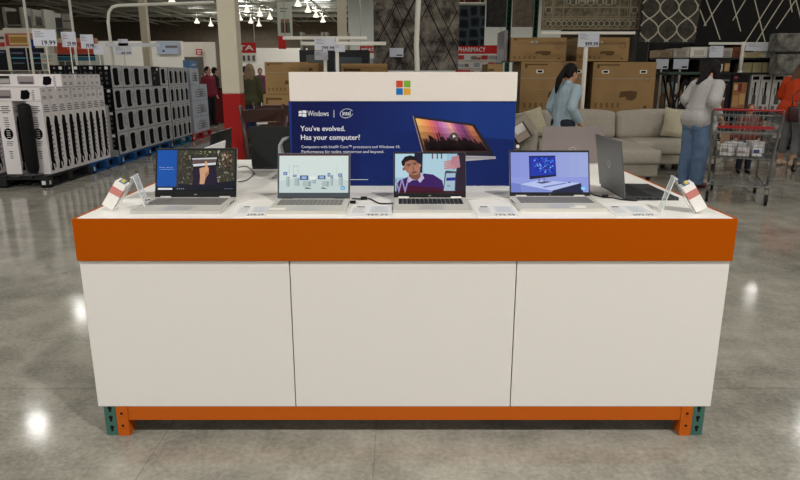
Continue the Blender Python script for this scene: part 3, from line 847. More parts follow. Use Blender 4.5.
p = G(114, 211, TZ); holder('white box with a pink band leaning on a clear stand beside the tablet-picture laptop', (p.x - .005, p.y + .03, TZ), math.radians(8), 1)
p = G(693, 213, TZ); holder('white box with a pink band leaning on a clear stand beside the dark side laptop', (p.x + .01, p.y + .02, TZ), math.radians(-12), -1)
# clear brochure stand behind the pale-screen laptop
t = thing('brochure_stand', 'grey clear stand behind the pale-screen laptop', 'stand', (P(282, 180, 3.3).x, 3.3, TZ))
b = MB(); b.prism([(-.035, 0, 0), (-.02, 0, 0), (-.012, 0, .17), (.01, 0, .205), (.035, 0, .21), (.035, 0, .2), (.012, 0, .19), (-.002, 0, .165), (.03, 0, 0), (.05, 0, 0), (.05, 0, -.0)], (0, .06, 0), M('frosted_acrylic', (196, 202, 204), .25, alpha=.8)); b.build('clear_back', t)
b = MB(); b.box(-.05, .07, -.02, .1, 0, .006, M('grey_plastic', (150, 152, 152), .4)); b.build('base', t, bevel=.002)

# ------------------------------------------------------------------ red and white building pillar
pil_w = M('pillar_cream', (196, 188, 168), .6, noise=.04, nscale=3); pil_r = M('pillar_red', (150, 20, 18), .5)
pl = P(233.5, 94, 7.6); pr_ = .103
t = thing('support_pillar', 'tall square cream pillar with a red painted base behind the desk', 'pillar', (pl.x, 7.6, 0))
b = MB(); b.box(-pr_, pr_, -pr_, pr_, 1.225, CEIL - .87, pil_w); b.build('shaft', t, bevel=.012)
b = MB(); b.box(-pr_ - .003, pr_ + .003, -pr_ - .003, pr_ + .003, 0, 1.225, pil_r); b.build('red_sleeve', t, bevel=.012, label='red painted lower sleeve')
for i, (px, py, Y, r_) in enumerate([(146, 40, 22, .11), (342, 20, 26, .17)]):
    q = P(px, py, Y); b = MB(); b.box(-r_, r_, -r_, r_, 0, CEIL - .01, pil_w)
    tag(b.build('support_pillar', loc=(q.x, Y, 0)), ['slim cream pillar rising behind the heater boxes', 'cream pillar rising behind the price sign above the blue sign'][i], 'pillar')

# ------------------------------------------------------------------ pallets
wood_b = M('pallet_blue', (22, 74, 128), .6, noise=.2, nscale=9); wood_k = M('pallet_black', (30, 31, 32), .6); wood_r = M('pallet_red', (150, 34, 40), .6); wood_t = M('pallet_teal', (24, 84, 112), .6)
PXE = -4.60


def pallet(label, x0, x1, y0, y1, m, group='pallets under the left displays', z=0.0):
    t_ = thing('pallet', label, 'pallet', ((x0 + x1) / 2, (y0 + y1) / 2, z), 0, group)
    hx, hy = (x1 - x0) / 2, (y1 - y0) / 2
    b = MB()
    n = 7
    for i in range(n):
        x = -hx + 2 * hx * i / n; b.box(x, x + 2 * hx / n * .8, -hy, hy, .125, .145, m)
    for y in (-hy, -.05, hy - .1): b.box(-hx, hx, y, y + .1, .105, .125, m)
    b.build('deck', t_)
    for x in (-hx, -.05, hx - .1):
        b = MB(); b.box(x, x + .1, -hy, hy, .0, .02, m)
        for y in (-hy, -.05, hy - .1): b.box(x, x + .1, y, y + .1, .0, .105, m)
        b.build('block_row', t_)
    b = MB(); b.box(-hx - .001, -hx, -.02, .02, .05, .09, M('tag_white', (210, 210, 205), .6)); b.box(hx, hx + .001, -hy + .02, -hy + .06, .04, .09, M('tag_white', (210, 210, 205), .6)); b.box(hx - .09, hx - .04, -hy - .001, -hy, .04, .09, M('tag_white', (210, 210, 205), .6)); b.build('tag', t_)
    return t_


pallet('black plastic pallet under the tower fan boxes nearest the camera', PXE - 1.2, PXE, 8.30, 9.5, wood_k)
pallet('black plastic pallet at the frame edge under the tower fan boxes', PXE - 2.45, PXE - 1.24, 8.30, 9.5, wood_k)
for i, (y0, y1, m_) in enumerate([(9.56, 10.55, wood_b), (10.6, 11.72, wood_b), (11.78, 12.9, wood_b), (12.96, 14.2, wood_t), (14.35, 15.9, wood_r)]):
    pallet(['blue pallet under the far end of the tower fan boxes', 'blue pallet under the nearest heater boxes', 'blue pallet under the middle heater boxes', 'teal pallet under the slim heater boxes', 'red pallet at the far end of the heater stacks'][i], PXE - 1.2, PXE, y0, y1, m_)

# ------------------------------------------------------------------ boxed goods with printed faces
fan_w = M('carton_white', (222, 216, 216), .5); fan_g = M('carton_grey', (150, 148, 150), .5); blk = M('carton_black', (20, 20, 22), .45)
pk = M('print_black', (16, 15, 17), .8); pg = M('print_grey', (120, 118, 120), .6); pm = M('print_grey', (84, 82, 84), .6); pw = M('print_white', (215, 213, 212), .6)


class Box(MB):
    """box sitting on z=0 centred in x,y with printed rectangles on faces"""
    def __init__(s, sx, sy, sz, m, **kw):
        super().__init__(); s.d = (sx, sy, sz); s.box(-sx / 2, sx / 2, -sy / 2, sy / 2, 0, sz, m, **kw)

    def fc(s, face, pts, m, lv=1):
        sx, sy, sz = s.d; e = .0012 * lv; out = []
        for u, v in pts:
            if face == 'F': out.append((-sx / 2 + sx * u, -sy / 2 - e, sz * v))
            elif face == 'R': out.append((sx / 2 + e, -sy / 2 + sy * u, sz * v))
            elif face == 'L': out.append((-sx / 2 - e, sy / 2 - sy * u, sz * v))
            else: out.append((-sx / 2 + sx * u, -sy / 2 + sy * v, sz + e))
        s.poly(out, m)

    def r(s, face, u0, v0, u1, v1, m, lv=1): s.fc(face, [(u0, v0), (u1, v0), (u1, v1), (u0, v1)], m, lv)

    def oval(s, face, u, v, ru, rv, m, lv=1, n=16): s.fc(face, [(u + ru * math.cos(2 * PI * i / n), v + rv * math.sin(2 * PI * i / n)) for i in range(n)], m, lv)

    def lines(s, face, u0, u1, v0, v1, n, m, seed=1):
        rn = random.Random(seed)
        for i in range(n):
            v = v0 + (v1 - v0) * i / n; a = u0 + (u1 - u0) * rn.uniform(0, .2); c_ = u1 - (u1 - u0) * rn.uniform(0, .25)
            s.r(face, a, v, c_, v + (v1 - v0) / n * .45, m)


# upright tower fan boxes
FZ = .147; FH = .955


def fan_box():
    b = Box(.205, .195, FH, fan_w)
    b.oval('F', .5, .56, .3, .078, pk); b.lines('F', .15, .85, .84, .95, 4, pm, 2); b.lines('F', .25, .75, .4, .47, 3, pg, 3); b.lines('F', .35, .65, .22, .34, 4, pg, 5); b.lines('F', .3, .7, .65, .8, 5, pg, 6)
    for i in range(4): b.r('F', .38, .6 - i * .03, .62, .607 - i * .03, pw, 2)
    b.fc('R', [(.2, .18), (.66, .12), (.78, .62), (.7, .78), (.34, .8), (.2, .7)], pk)
    b.fc('R', [(.12, .05), (.5, .04), (.44, .16), (.3, .2)], pk); b.fc('R', [(.6, .05), (.8, .1), (.7, .2)], pk)
    b.lines('R', .1, .9, .85, .96, 4, pm, 4); b.lines('R', .74, .92, .2, .7, 8, pg, 9)
    for f in 'FR':
        b.r(f, 0, 0, .015, 1, fan_g, .5)
    return b.mesh('tower_fan_box')


fan_me = fan_box()


def inst(name, me, loc, label, cat, group, rz=0.0):
    o = D.objects.new(name, me); C.objects.link(o); o.location = loc; o.rotation_euler.z = rz
    return tag(o, label, cat, group)


EX = -4.67
for i in range(9):
    inst('tower_fan_box', fan_me, (EX - .1025, 8.62 + i * .203, FZ), 'white upright tower fan box, %s along the aisle side counted from the camera end' % ORD[i], 'box', 'upright tower fan boxes')
fr = []
for i, s_ in enumerate(fr):
    inst('tower_fan_box', fan_me, (EX - .1025 - .208 * s_ - (.07 if s_ > 1 else 0), 8.62, FZ), 'white upright tower fan box facing the camera, %s from the aisle corner' % ORD[i + 1], 'box', 'upright tower fan boxes') if s_ != 1 else None
for i, px in enumerate((9.5, -16, -42)):
    inst('tower_fan_box', fan_me, (P(px, 140, 8.52).x, 8.62, FZ), 'white upright tower fan box facing the camera, %s past the black display fan' % ORD[i], 'box', 'upright tower fan boxes')
for i in range(8):
    inst('tower_fan_box', fan_me, (EX - .1025 - .208 * (i + 1), 8.83, FZ), 'white upright tower fan box in the second row, %s from the aisle side' % ORD[i], 'box', 'upright tower fan boxes')
# open display fan standing between the boxes
q = P(33.5, 172, 8.5)
t = thing('tower_fan', 'black tower fan on display between the white fan boxes', 'fan', (P(33.5, 172, 8.42).x, 8.42, FZ))
b = MB(); b.lathe([(0, 0), (.115, 0), (.12, .012), (.06, .03), (.045, .05)], M('fan_base', (40, 40, 44), .35)); b.build('base', t)
b = MB()
prof = [(.066, .05), (.078, .1), (.082, .4), (.082, .78), (.078, .9), (.05, .93), (0, .935)]
b.lathe(prof, M('fan_black', (12, 12, 13), .6)); b.build('body', t)
b = MB()
for i in range(34): b.tube([(math.cos(a) * .084, math.sin(a) * .084, .14 + i * .018) for a in [-2.6 + k * .21 for k in range(10)]], .002, M('fan_grille', (26, 26, 28), .6), n=4)
b.build('grille', t)

# boxes lying on their side above
def lying(two):
    b = Box(.95, .2, .17, fan_w); o_ = .0
    b.r('F', .06, .2, .25, .86, pg); b.r('F', .1, .3, .24, .6, M('print_room', (170, 166, 158), .6), 2); b.r('F', .1, .7, .25, .86, pk, 2)
    b.r('F', .36, .2, .6, .84, M('print_room', (150, 140, 142), .6)); b.r('F', .39, .22, .58, .4, pm, 2)
    b.fc('F', [(.72, .2), (.74, .8), (.83, .84), (.86, .6), (.84, .2), (.76, .1)], pk)
    b.lines('F', .88, .92, .1, .9, 6, pg, 3)
    b.lines('R', .12, .8, .15, .4, 3, pm, 5); b.lines('R', .2, .7, .72, .88, 2, pm, 8); b.r('R', .0, 0, .02, 1, fan_g); b.r('R', .98, 0, 1, 1, fan_g)
    b.r('R', 0, .96, 1, 1, fan_g); b.r('F', 0, 0, 1, .03, fan_g)
    return b.mesh('lying_fan_box')


ly = lying(1)
for i in range(9):
    inst('tower_fan_box', ly, (EX - .475 - (.02 if i % 2 else 0), 8.62 + i * .203, FZ + FH + .001), 'white fan box lying flat in the lower lying layer, %s from the camera end' % ORD[i], 'box', 'lying tower fan boxes')
for i in range(6):
    inst('tower_fan_box', ly, (EX - .475 - (.02 if i % 2 else 0), 9.2 + i * .203, FZ + FH + .173), 'white fan box lying flat in the topmost lying layer, %s from the camera end' % ORD[i], 'box', 'lying tower fan boxes')
inst('tower_fan_box', ly, (EX - 1.5, 8.62, FZ + FH + .001), 'white fan box lying flat at the frame edge, lower lying layer', 'box', 'lying tower fan boxes')
inst('tower_fan_box', ly, (EX - 1.48, 9.2, FZ + FH + .173), 'white fan box lying flat at the frame edge, topmost lying layer', 'box', 'lying tower fan boxes')
b = Box(.12, .1, .16, blk); tag(b.build('speaker_box', loc=(EX - 1.09, 8.8, FZ + FH + .173)), 'small dark grey box beside the topmost lying fan boxes', 'box')
# spare fan sealed in a rounded grey pack at the far end of the fan boxes
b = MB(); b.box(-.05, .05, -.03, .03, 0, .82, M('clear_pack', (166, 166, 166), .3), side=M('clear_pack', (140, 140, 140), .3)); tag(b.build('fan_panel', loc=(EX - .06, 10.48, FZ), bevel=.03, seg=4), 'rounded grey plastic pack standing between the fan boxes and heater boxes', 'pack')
b = Box(.12, .06, .1, M('carton_grey', (130, 130, 128), .5)); tag(b.build('small_box', loc=(EX + .03, 10.42, FZ)), 'small grey box at the foot of the grey plastic pack', 'box')

# heater boxes: 4 layers
HH = .36


def heater(w_, dxx, black=False, slim=False):
    b = Box(dxx, w_ - .006, HH - .004, M('carton_heater', (176, 176, 178), .5), front=blk)
    f = 'F'
    for i in range(3):
        for j in range(2): b.oval(f, .32 + j * .36, .22 + i * .22, .09, .07, pm)
    b.r(f, .6, .82, .82, .95, pw); b.oval(f, .3, .88, .08, .05, pg)
    if black:
        b.r('R', 0, 0, 1, 1, blk, .5); b.oval('R', .3, .4, .1, .08, pg); b.oval('R', .45, .7, .07, .05, pg); b.r('R', .6, .8, .8, .93, pw)
    elif slim:
        b.fc('R', [(.25, .1), (.62, .1), (.7, .2), (.7, .72), (.62, .8), (.3, .8), (.22, .7)], pk); b.lines('R', .1, .9, .86, .95, 2, pm, 3); b.r('R', .78, .1, .92, .7, pg)
    else:
        b.fc('R', [(.18, .16), (.34, .1), (.62, .14), (.66, .2), (.6, .3), (.62, .84), (.5, .9), (.22, .88), (.14, .8)], pk)
        b.lines('R', .72, .93, .3, .8, 7, pg, 7)
    b.r('R', 0, 0, 1, .02, pm); b.r('R', .985, 0, 1, 1, pm)
    b.r('T', .02, .02, .98, .98, M('carton_heater', (150, 150, 152), .5)); return b.mesh('heater_box')


h1, h1b, h2 = heater(.43, .24), heater(.43, .24, True), heater(.3, .24, slim=True)
LAY = ['bottom', 'second lowest', 'second highest', 'top']
for l in range(4):
    for c_ in range(6):
        me = h1b if (l == 3 and c_ == 4) else h1
        inst('heater_box', me, (EX + .03 - .12, 10.83 + c_ * .43, FZ + l * HH), '%s heater box in the %s layer, %s column from the camera end' % ('all black' if me is h1b else 'grey', LAY[l], ORD[c_]), 'box', 'grey heater boxes with a black heater picture')
    for c_ in range(4):
        inst('heater_box', h2, (EX + .03 - .12, 13.37 + c_ * .305, FZ + l * HH), 'slim grey heater box in the %s layer, %s column beyond the wider ones' % (LAY[l], ORD[c_]), 'box', 'slim heater boxes')
for c_ in range(1, 4):
    inst('heater_box', h1, (EX + .03 - .12 - c_ * .245, 10.83, FZ + 3 * HH), 'black ended heater box in the top layer, %s one in from the aisle' % ORD[c_], 'box', 'heater boxes behind the fan boxes')
    inst('heater_box', h1, (EX + .03 - .12 - c_ * .245, 10.83, FZ + 2 * HH), 'black ended heater box in the second highest layer, %s one in from the aisle' % ORD[c_], 'box', 'heater boxes behind the fan boxes')
b = Box(.5, 1.2, HH * .98, M('carton_pale', (160, 166, 176), .5)); b.lines('R', .2, .9, .2, .8, 4, pg, 4); b.r('R', .5, .2, .7, .6, pg); b.r('R', .49, 0, .5, 1, pm); b.lines('F', .1, .9, .5, .8, 3, pg); pale = b.mesh('appliance_box')
b = Box(.5, .62, HH * .98, M('carton_pale', (160, 166, 176), .5)); b.lines('R', .2, .9, .2, .8, 4, pg, 4); b.r('R', .5, .2, .7, .6, pg); pale_s = b.mesh('appliance_box')
for l in range(4): inst('appliance_box', pale if l < 3 else pale_s, (EX + .03 - .25, 15.2 if l < 3 else 14.91, FZ + l * HH), 'pale blue-grey appliance box in the %s layer above the red pallet' % LAY[l], 'box', 'pale boxes at the far end of the heater stacks')
b = Box(.14, .6, .16, M('carton_blue', (74, 112, 150), .5)); b.lines('R', .2, .8, .3, .6, 2, pw); tag(b.build('small_box', loc=(EX - .05, 14.95, FZ + 4 * HH)), 'blue box on top of the pale boxes at the far end', 'box')
b = Box(.5, .6, .34, M('carton_blue', (74, 112, 150), .5)); tag(b.build('small_box', loc=(EX - .9, 14.9, FZ + 3 * HH - .0)), 'blue-grey box behind the top of the pale boxes', 'box') if False else None

# ------------------------------------------------------------------ couch cartons behind the sofa
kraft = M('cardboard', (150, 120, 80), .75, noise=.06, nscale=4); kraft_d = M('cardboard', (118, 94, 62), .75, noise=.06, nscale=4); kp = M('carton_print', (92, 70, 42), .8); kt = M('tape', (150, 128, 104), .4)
hw_ = M('handhold_white', (225, 220, 208), .5)


def couch_carton(W_, H_, D_, face=('F',), holes=(.4, .82)):
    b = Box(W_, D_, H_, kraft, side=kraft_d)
    b.r('F', 0, .665, 1, .69, kt); b.r('F', .08, .93, .42, .955, kp); b.r('F', .06, .88, .1, .96, kp, 1.5)
    b.fc('F', [(.44, .3), (.56, .32), (.56, .26), (.66, .24), (.72, .3), (.73, .42), (.62, .44), (.46, .42)], kp)
    for i in range(5): b.r('F', .06 + i * .09, .1, .1 + i * .09, .2, M('carton_print', (120, 92, 56), .8))
    for i in range(4): b.r('F', .2, .26 + i * .05, .42, .265 + i * .05, M('carton_print', (120, 92, 56), .8))
    b.r('F', .85, .09, .9, .14, kp)
    ring_ = [(-W_ / 2 + W_ * .87 + .05 * math.cos(a), -D_ / 2 - .003, H_ * .67 + .05 * math.sin(a)) for a in [i * PI / 10 for i in range(20)]]
    b.tube(ring_, .003, pm, n=4, closed=True)
    for u in holes:
        b.fc('F', [(u - .05, .775), (u + .05, .775), (u + .062, .81), (u + .05, .845), (u - .05, .845), (u - .062, .81)], hw_, 2)
        b.r('F', u - .038, .79, u + .038, .83, pk, 3)
    b.r('L', .1, .1, .6, .4, kp)
    return b.mesh('sofa_carton')


YB = 11.4


def place_carton(px0, px1, py0, py1, label, Y=YB, D_=.9, holes=(.4, .82), z=None, zb=None):
    a = P(px0, py1, Y); c_ = P(px1, py0, Y)
    zb = a.z if zb is None else zb
    me = couch_carton(c_.x - a.x, c_.z - zb, D_, holes=holes)
    inst('sofa_carton', me, ((a.x + c_.x) / 2, Y + D_ / 2, zb), label, 'box', 'brown sofa cartons')
    return c_.z


z1_ = P(0, 61.5, YB).z; z0_ = P(0, 113, YB).z
place_carton(590, 657, 62, 113, 'big brown sofa carton behind the grey sofa, middle tier of the stack nearer the shelves', holes=(.2, .8), zb=z0_ + .004)
place_carton(576, 630, 37.5, 62, 'brown sofa carton on top of the stack beside the white price pole', zb=z1_ + .006, holes=(.43,))
place_carton(590, 657, 113, 170, 'brown sofa carton on the floor behind the sofa seats, lowest of the shelf-side stack', zb=.15, holes=(.2,))
place_carton(519, 585, 61.5, 113, 'big brown sofa carton beside the woman in the blue shirt', holes=(.3, .9), zb=z0_ + .004)
place_carton(510, 567, 37.5, 61.5, 'brown sofa carton on top of the stack behind the blue shirt', zb=z1_ + .006, holes=(.42,))
place_carton(519, 585, 113, 170, 'brown sofa carton on the floor behind the woman in the blue shirt', zb=.15, holes=(.3,))
pallet('blue pallet under the cartons behind the woman in the blue shirt', P(519, 170, YB).x, P(585, 170, YB).x, YB, YB + .9, wood_b, 'pallets under the sofa cartons')
pallet('blue pallet under the cartons behind the sofa seats', P(590, 170, YB).x, P(657, 170, YB).x, YB, YB + .9, wood_b, 'pallets under the sofa cartons')
# plastic wrapped end of the left stack
b = MB(); b.box(-.03, .03, -.4, .4, 0, .5, M('stretch_film', (120, 116, 118), .3)); tag(b.build('wrapped_sheet', loc=(P(507, 50, YB).x - .01, YB + .5, P(0, 61, YB).z + .01)), 'grey shrink-wrapped side pack against the top carton near the pharmacy sign', 'pack')
# cartons behind the blue sign
Z9 = 9.6
place_carton(266, 308, 62, 94, 'brown carton behind the dark chairs, upper tier', Y=Z9, holes=())
place_carton(266, 308, 94.3, 150, 'brown carton behind the dark chairs, lower tier', Y=Z9, holes=(), zb=.02)
place_carton(311, 318.5, 63, 150, 'narrow brown carton peeping beside the price sign poles', Y=Z9, D_=.6, holes=(), zb=.02)
place_carton(343, 387, 63.5, 150, 'brown carton peeping over the white sign header beside the price sign', Y=Z9, D_=.7, holes=(), zb=.02)
place_carton(485, 503, 64, 150, 'low brown carton between the sign and the sofa cartons', Y=10.2, D_=.7, holes=(), zb=.02)
b = Box(1.6, .8, 1.42, M('carton_blue', (26, 46, 80), .6)); b.d = (1.6, .8, 1.42)
for i in range(40): b.r('F', .01 + i * .0245, .95 - (i % 3) * .01, .02 + i * .0245, .985, M('print_white', (120, 140, 170), .6))
q = P(432, 71, 10.6); b2 = b.build('rolled_rug_crate', loc=(P(447, 71, 10.6).x, 11.42, 0)); tag(b2, 'dark blue patterned crate peeping over the sign below the big hanging rug', 'crate')

# ------------------------------------------------------------------ sofa
sof = M('sofa_fabric', (160, 153, 140), .95, noise=.08, nscale=30, bump=.25, bscale=180)
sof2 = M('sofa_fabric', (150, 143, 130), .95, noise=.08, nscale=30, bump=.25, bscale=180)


def cushion(bb_name, parent, x0, x1, y0, y1, z0, z1, m, bev=.06, puff=.03, R=None):
    b = MB(); n = 6; cx_, cy_, cz_ = (x0 + x1) / 2, (y0 + y1) / 2, (z0 + z1) / 2
    b.box(x0, x1, y0, y1, z0, z1, m)
    o = b.build(bb_name, parent)
    me = o.data; bm = bmesh.new(); bm.from_mesh(me)
    bmesh.ops.bevel(bm, geom=bm.edges[:], offset=bev, segments=3, profile=.6, affect='EDGES')
    bmesh.ops.subdivide_edges(bm, edges=[e for e in bm.edges if e.calc_length() > .25], cuts=5, use_grid_fill=True)
    for v in bm.verts:
        fx = 1 - min(1, abs(v.co.x - cx_) / ((x1 - x0) / 2)) ** 2; fy = 1 - min(1, abs(v.co.y - cy_) / ((y1 - y0) / 2)) ** 2; fz = 1 - min(1, abs(v.co.z - cz_) / ((z1 - z0) / 2)) ** 2
        if v.co.z > z1 - .01: v.co.z += puff * fx * fy
        if v.co.y < y0 + .01: v.co.y -= puff * .7 * fx * fz
        if R is not None: v.co = Vector((cx_, cy_, cz_)) + R @ (v.co - Vector((cx_, cy_, cz_)))
    for f in bm.faces: f.smooth = True
    bm.to_mesh(me); bm.free(); return o


SX0, SX1 = P(519, 140, 10).x, P(716, 140, 10).x
t = thing('sectional_sofa', 'light grey sectional sofa with a chaise behind the desk', 'sofa', ((SX0 + SX1) / 2, 9.7, 0))
wS = (SX1 - SX0) / 2
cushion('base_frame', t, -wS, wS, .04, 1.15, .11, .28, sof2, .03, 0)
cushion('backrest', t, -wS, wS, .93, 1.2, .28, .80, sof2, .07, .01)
cushion('arm', t, -wS - .02, -wS + .24, .0, 1.18, .12, .64, sof, .07, .01)
xa = -wS + .25; seam = P(620, 130, 10.2).x - (SX0 + SX1) / 2; s2 = P(689, 130, 10.2).x - (SX0 + SX1) / 2
for x0, x1 in ((xa, seam - .005), (seam + .005, s2 + .36), (s2 + .37, wS)):
    if x1 - x0 > .1: cushion('back_cushion', t, x0, x1, .66, .95, .42, .86, sof, .09, .05, Matrix.Rotation(math.radians(-10), 3, 'X'))
chx0, chx1 = P(593, 150, 8.6).x - (SX0 + SX1) / 2, P(660, 160, 8.6).x - (SX0 + SX1) / 2
chx1_ = chx1 + .02
for x0, x1 in ((xa, chx0 - .01), (chx1_ + .01, wS - .02)):
    cushion('seat_cushion', t, x0, x1, -.02, .72, .26, .46, sof, .06, .02)
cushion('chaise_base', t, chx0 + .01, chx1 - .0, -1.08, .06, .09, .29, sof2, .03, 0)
cushion('chaise_cushion', t, chx0, chx1_, -1.12, .70, .26, .46, sof, .06, .02)
for x, y in ((-wS + .1, .12), (wS - .1, .12), (chx0 + .1, -1.0), (chx1 - .1, -1.0), (-wS + .1, 1.05), (wS - .1, 1.05)):
    b = MB(); b.cyl((x, y, 0), (x, y, .115), .025, M('dark_wood', (44, 26, 18), .4), .035); b.build('leg', t)
pil_m = M('pillow_cream', (176, 168, 144), .95, noise=.1, nscale=60, bump=.5, bscale=90); pil_g = M('pillow_grey', (150, 143, 130), .95, noise=.08, nscale=40)


def pillow(label, loc, rot, s, m, depth=.09):
    b = MB(); n = 12; vs_ = []
    for side in (-1, 1):
        for j in range(n + 1):
            for i in range(n + 1):
                u, v = i / n * 2 - 1, j / n * 2 - 1
                k_ = 1 - .10 * (1 - abs(u * v)) * 1.0
                h = max(0, (1 - u ** 4) * (1 - v ** 4)) ** .45 * depth
                pinch = 1 - .09 * (1 - u * u) * abs(v) - 0
                vs_.append((u * s / 2 * (1 - .06 * (1 - v * v) * abs(u)), side * h, v * s / 2 * (1 - .06 * (1 - u * u) * abs(v)) + s / 2))
    m1 = (n + 1) ** 2; fs = []
    for k_ in (0, 1):
        for j in range(n):
            for i in range(n):
                q = [k_ * m1 + j * (n + 1) + i, k_ * m1 + j * (n + 1) + i + 1, k_ * m1 + (j + 1) * (n + 1) + i + 1, k_ * m1 + (j + 1) * (n + 1) + i]
                fs.append(tuple(q if k_ == 0 else reversed(q)))
    b.add(vs_, fs, m, True); o = b.build('throw_pillow', loc=loc); o.rotation_euler = rot
    tag(o, label, 'pillow', 'sofa pillows'); return o


q = P(676, 142, 10.05); pillow('cream textured pillow leaning on the sofa back beside the jeans', (q.x, 10.08, .48), (math.radians(-22), math.radians(9), math.radians(-12)), .47, pil_m)
q = P(531, 142, 10.05); pillow('cream textured pillow leaning on the sofa back beside the sign edge', (q.x + .1, 10.12, .48), (math.radians(-20), math.radians(-14), math.radians(14)), .46, pil_m)
q = P(519, 140, 9.85); pillow('flat grey pillow leaning over the sofa arm end', (q.x + .16, 9.86, .49), (math.radians(-30), math.radians(-24), math.radians(30)), .4, pil_g)
# leaning swatch books on the sofa
t = thing('swatch_book', 'dark bordered swatch book with a white card leaning on the sofa end', 'book', (P(526, 148, 9.5).x, 9.62, .49)); t.rotation_euler = (math.radians(-18), math.radians(-32), 0)
b = MB(); b.box(-.13, .13, 0, .03, 0, .26, M('book_brown', (92, 76, 66), .6)); b.box(-.12, .1, -.004, 0, .01, .2, M('book_page', (176, 160, 148), .6)); b.box(-.13, -.1, -.006, 0, 0, .26, M('book_edge', (34, 28, 26), .6)); b.build('cover', t)
b = MB(); b.box(-.06, .1, -.02, -.006, .12, .25, M('card_white', (220, 216, 212), .5)); b.build('card', t)
t = thing('security_camera', 'small black and white gadget beside the blue sign edge', 'gadget', (P(517, 160, 3.45).x, 3.45, TZ))
b = MB(); b.lathe([(0, 0), (.03, 0), (.03, .006), (.006, .01), (.006, .10), (0, .1)], M('chrome', (200, 200, 200), .3, .6)); b.build('stand', t)
b = MB(); b.box(-.02, .02, -.015, .015, .1, .135, M('gadget_black', (22, 22, 24), .3)); b.ell((0, 0, .145), (.01, .01, .012), M('card_white', (220, 216, 212), .5)); b.build('head', t, bevel=.004)

# ------------------------------------------------------------------ dark wood counter chairs and table
dw = M('dark_wood', (52, 24, 18), .35)


def counter_chair(label, loc, rz):
    t = thing('counter_chair', label, 'chair', loc, rz, 'dark wood counter chairs')
    for sx in (-1, 1):
        b = MB(); b.tube([(sx * .2, .2, 0), (sx * .2, .19, .6), (sx * .205, .22, .85), (sx * .215, .29, 1.16)], [.022, .026, .024, .02], dw, n=6); b.build('leg', t)
        b = MB(); b.tube([(sx * .2, -.2, 0), (sx * .2, -.2, .6)], .023, dw, n=6); b.build('leg', t)
    b = MB(); b.box(-.23, .23, -.23, .22, .60, .65, M('seat_pad', (40, 24, 20), .5)); b.build('seat', t, bevel=.015)
    for z, h, y in ((1.06, .11, .265), (.9, .08, .23), (.76, .06, .205)):
        b = MB(); b.prism([(-.2, y, z - h / 2), (-.1, y + .02, z - h / 2), (.1, y + .02, z - h / 2), (.2, y, z - h / 2), (.2, y, z + h / 2), (.1, y + .02, z + h / 2 + .01), (-.1, y + .02, z + h / 2 + .01), (-.2, y, z + h / 2)], (0, .02, 0), dw); b.build('back_slat', t)
    b = MB(); b.box(-.2, .2, -.21, -.18, .25, .29, dw); b.box(-.2, .2, .18, .21, .25, .29, dw); b.box(-.21, -.18, -.2, .2, .32, .36, dw); b.box(.18, .21, -.2, .2, .32, .36, dw); b.build('stretcher', t)
    b = MB(); b.box(-.06, .05, .3, .303, .98, 1.05, paper); b.box(-.13, -.02, -.233, -.231, .52, .6, paper); b.build('paper_tag', t, label='white paper tag')
    return t


q = P(244, 105, 6.3); counter_chair('dark wood ladder back chair right beside the red pillar base', (q.x + .36, 5.95, 0), math.radians(34))
q = P(262, 100, 6.9); counter_chair('dark wood ladder back chair standing farther behind beside the counter table', (q.x + .28, 6.75, 0), math.radians(40))
t = thing('counter_table', 'dark wood counter table behind the black laptop', 'table', (P(330, 112, 7.9).x, 7.9, 0))
b = MB(); b.box(-.6, .6, -.45, .45, 1.0, 1.045, dw); b.build('table_top', t, bevel=.006)
for sx in (-1, 1):
    for sy in (-1, 1): b = MB(); b.box(sx * .54 - .035, sx * .54 + .035, sy * .39 - .035, sy * .39 + .035, 0, 1.0, dw); b.build('leg', t)

# ------------------------------------------------------------------ hanging rugs
def rug_mat(name, c1, c2, scale=6, kind='noise'):
    m = D.materials.new(name); m.use_nodes = True; nt = m.node_tree; N = nt.nodes; L = nt.links
    bs = N['Principled BSDF']; bs.inputs['Roughness'].default_value = .95; tc = N.new('ShaderNodeTexCoord')
    r = N.new('ShaderNodeValToRGB'); r.color_ramp.elements[0].color = lin(c1); r.color_ramp.elements[1].color = lin(c2)
    if kind == 'noise':
        n = N.new('ShaderNodeTexNoise'); n.inputs['Scale'].default_value = scale; n.inputs['Detail'].default_value = 8; n.inputs['Roughness'].default_value = .7
        r.color_ramp.elements[0].position = .4; r.color_ramp.elements[1].position = .62
        L.new(tc.outputs['Object'], n.inputs['Vector']); L.new(n.outputs['Fac'], r.inputs['Fac'])
    else:
        n = N.new('ShaderNodeTexVoronoi'); n.inputs['Scale'].default_value = scale; n.feature = 'DISTANCE_TO_EDGE'
        n.inputs['Randomness'].default_value = .35
        r.color_ramp.elements[0].position = .05; r.color_ramp.elements[1].position = .22
        L.new(tc.outputs['Object'], n.inputs['Vector']); L.new(n.outputs['Distance'], r.inputs['Fac'])
    L.new(r.outputs['Color'], bs.inputs['Base Color']); return m


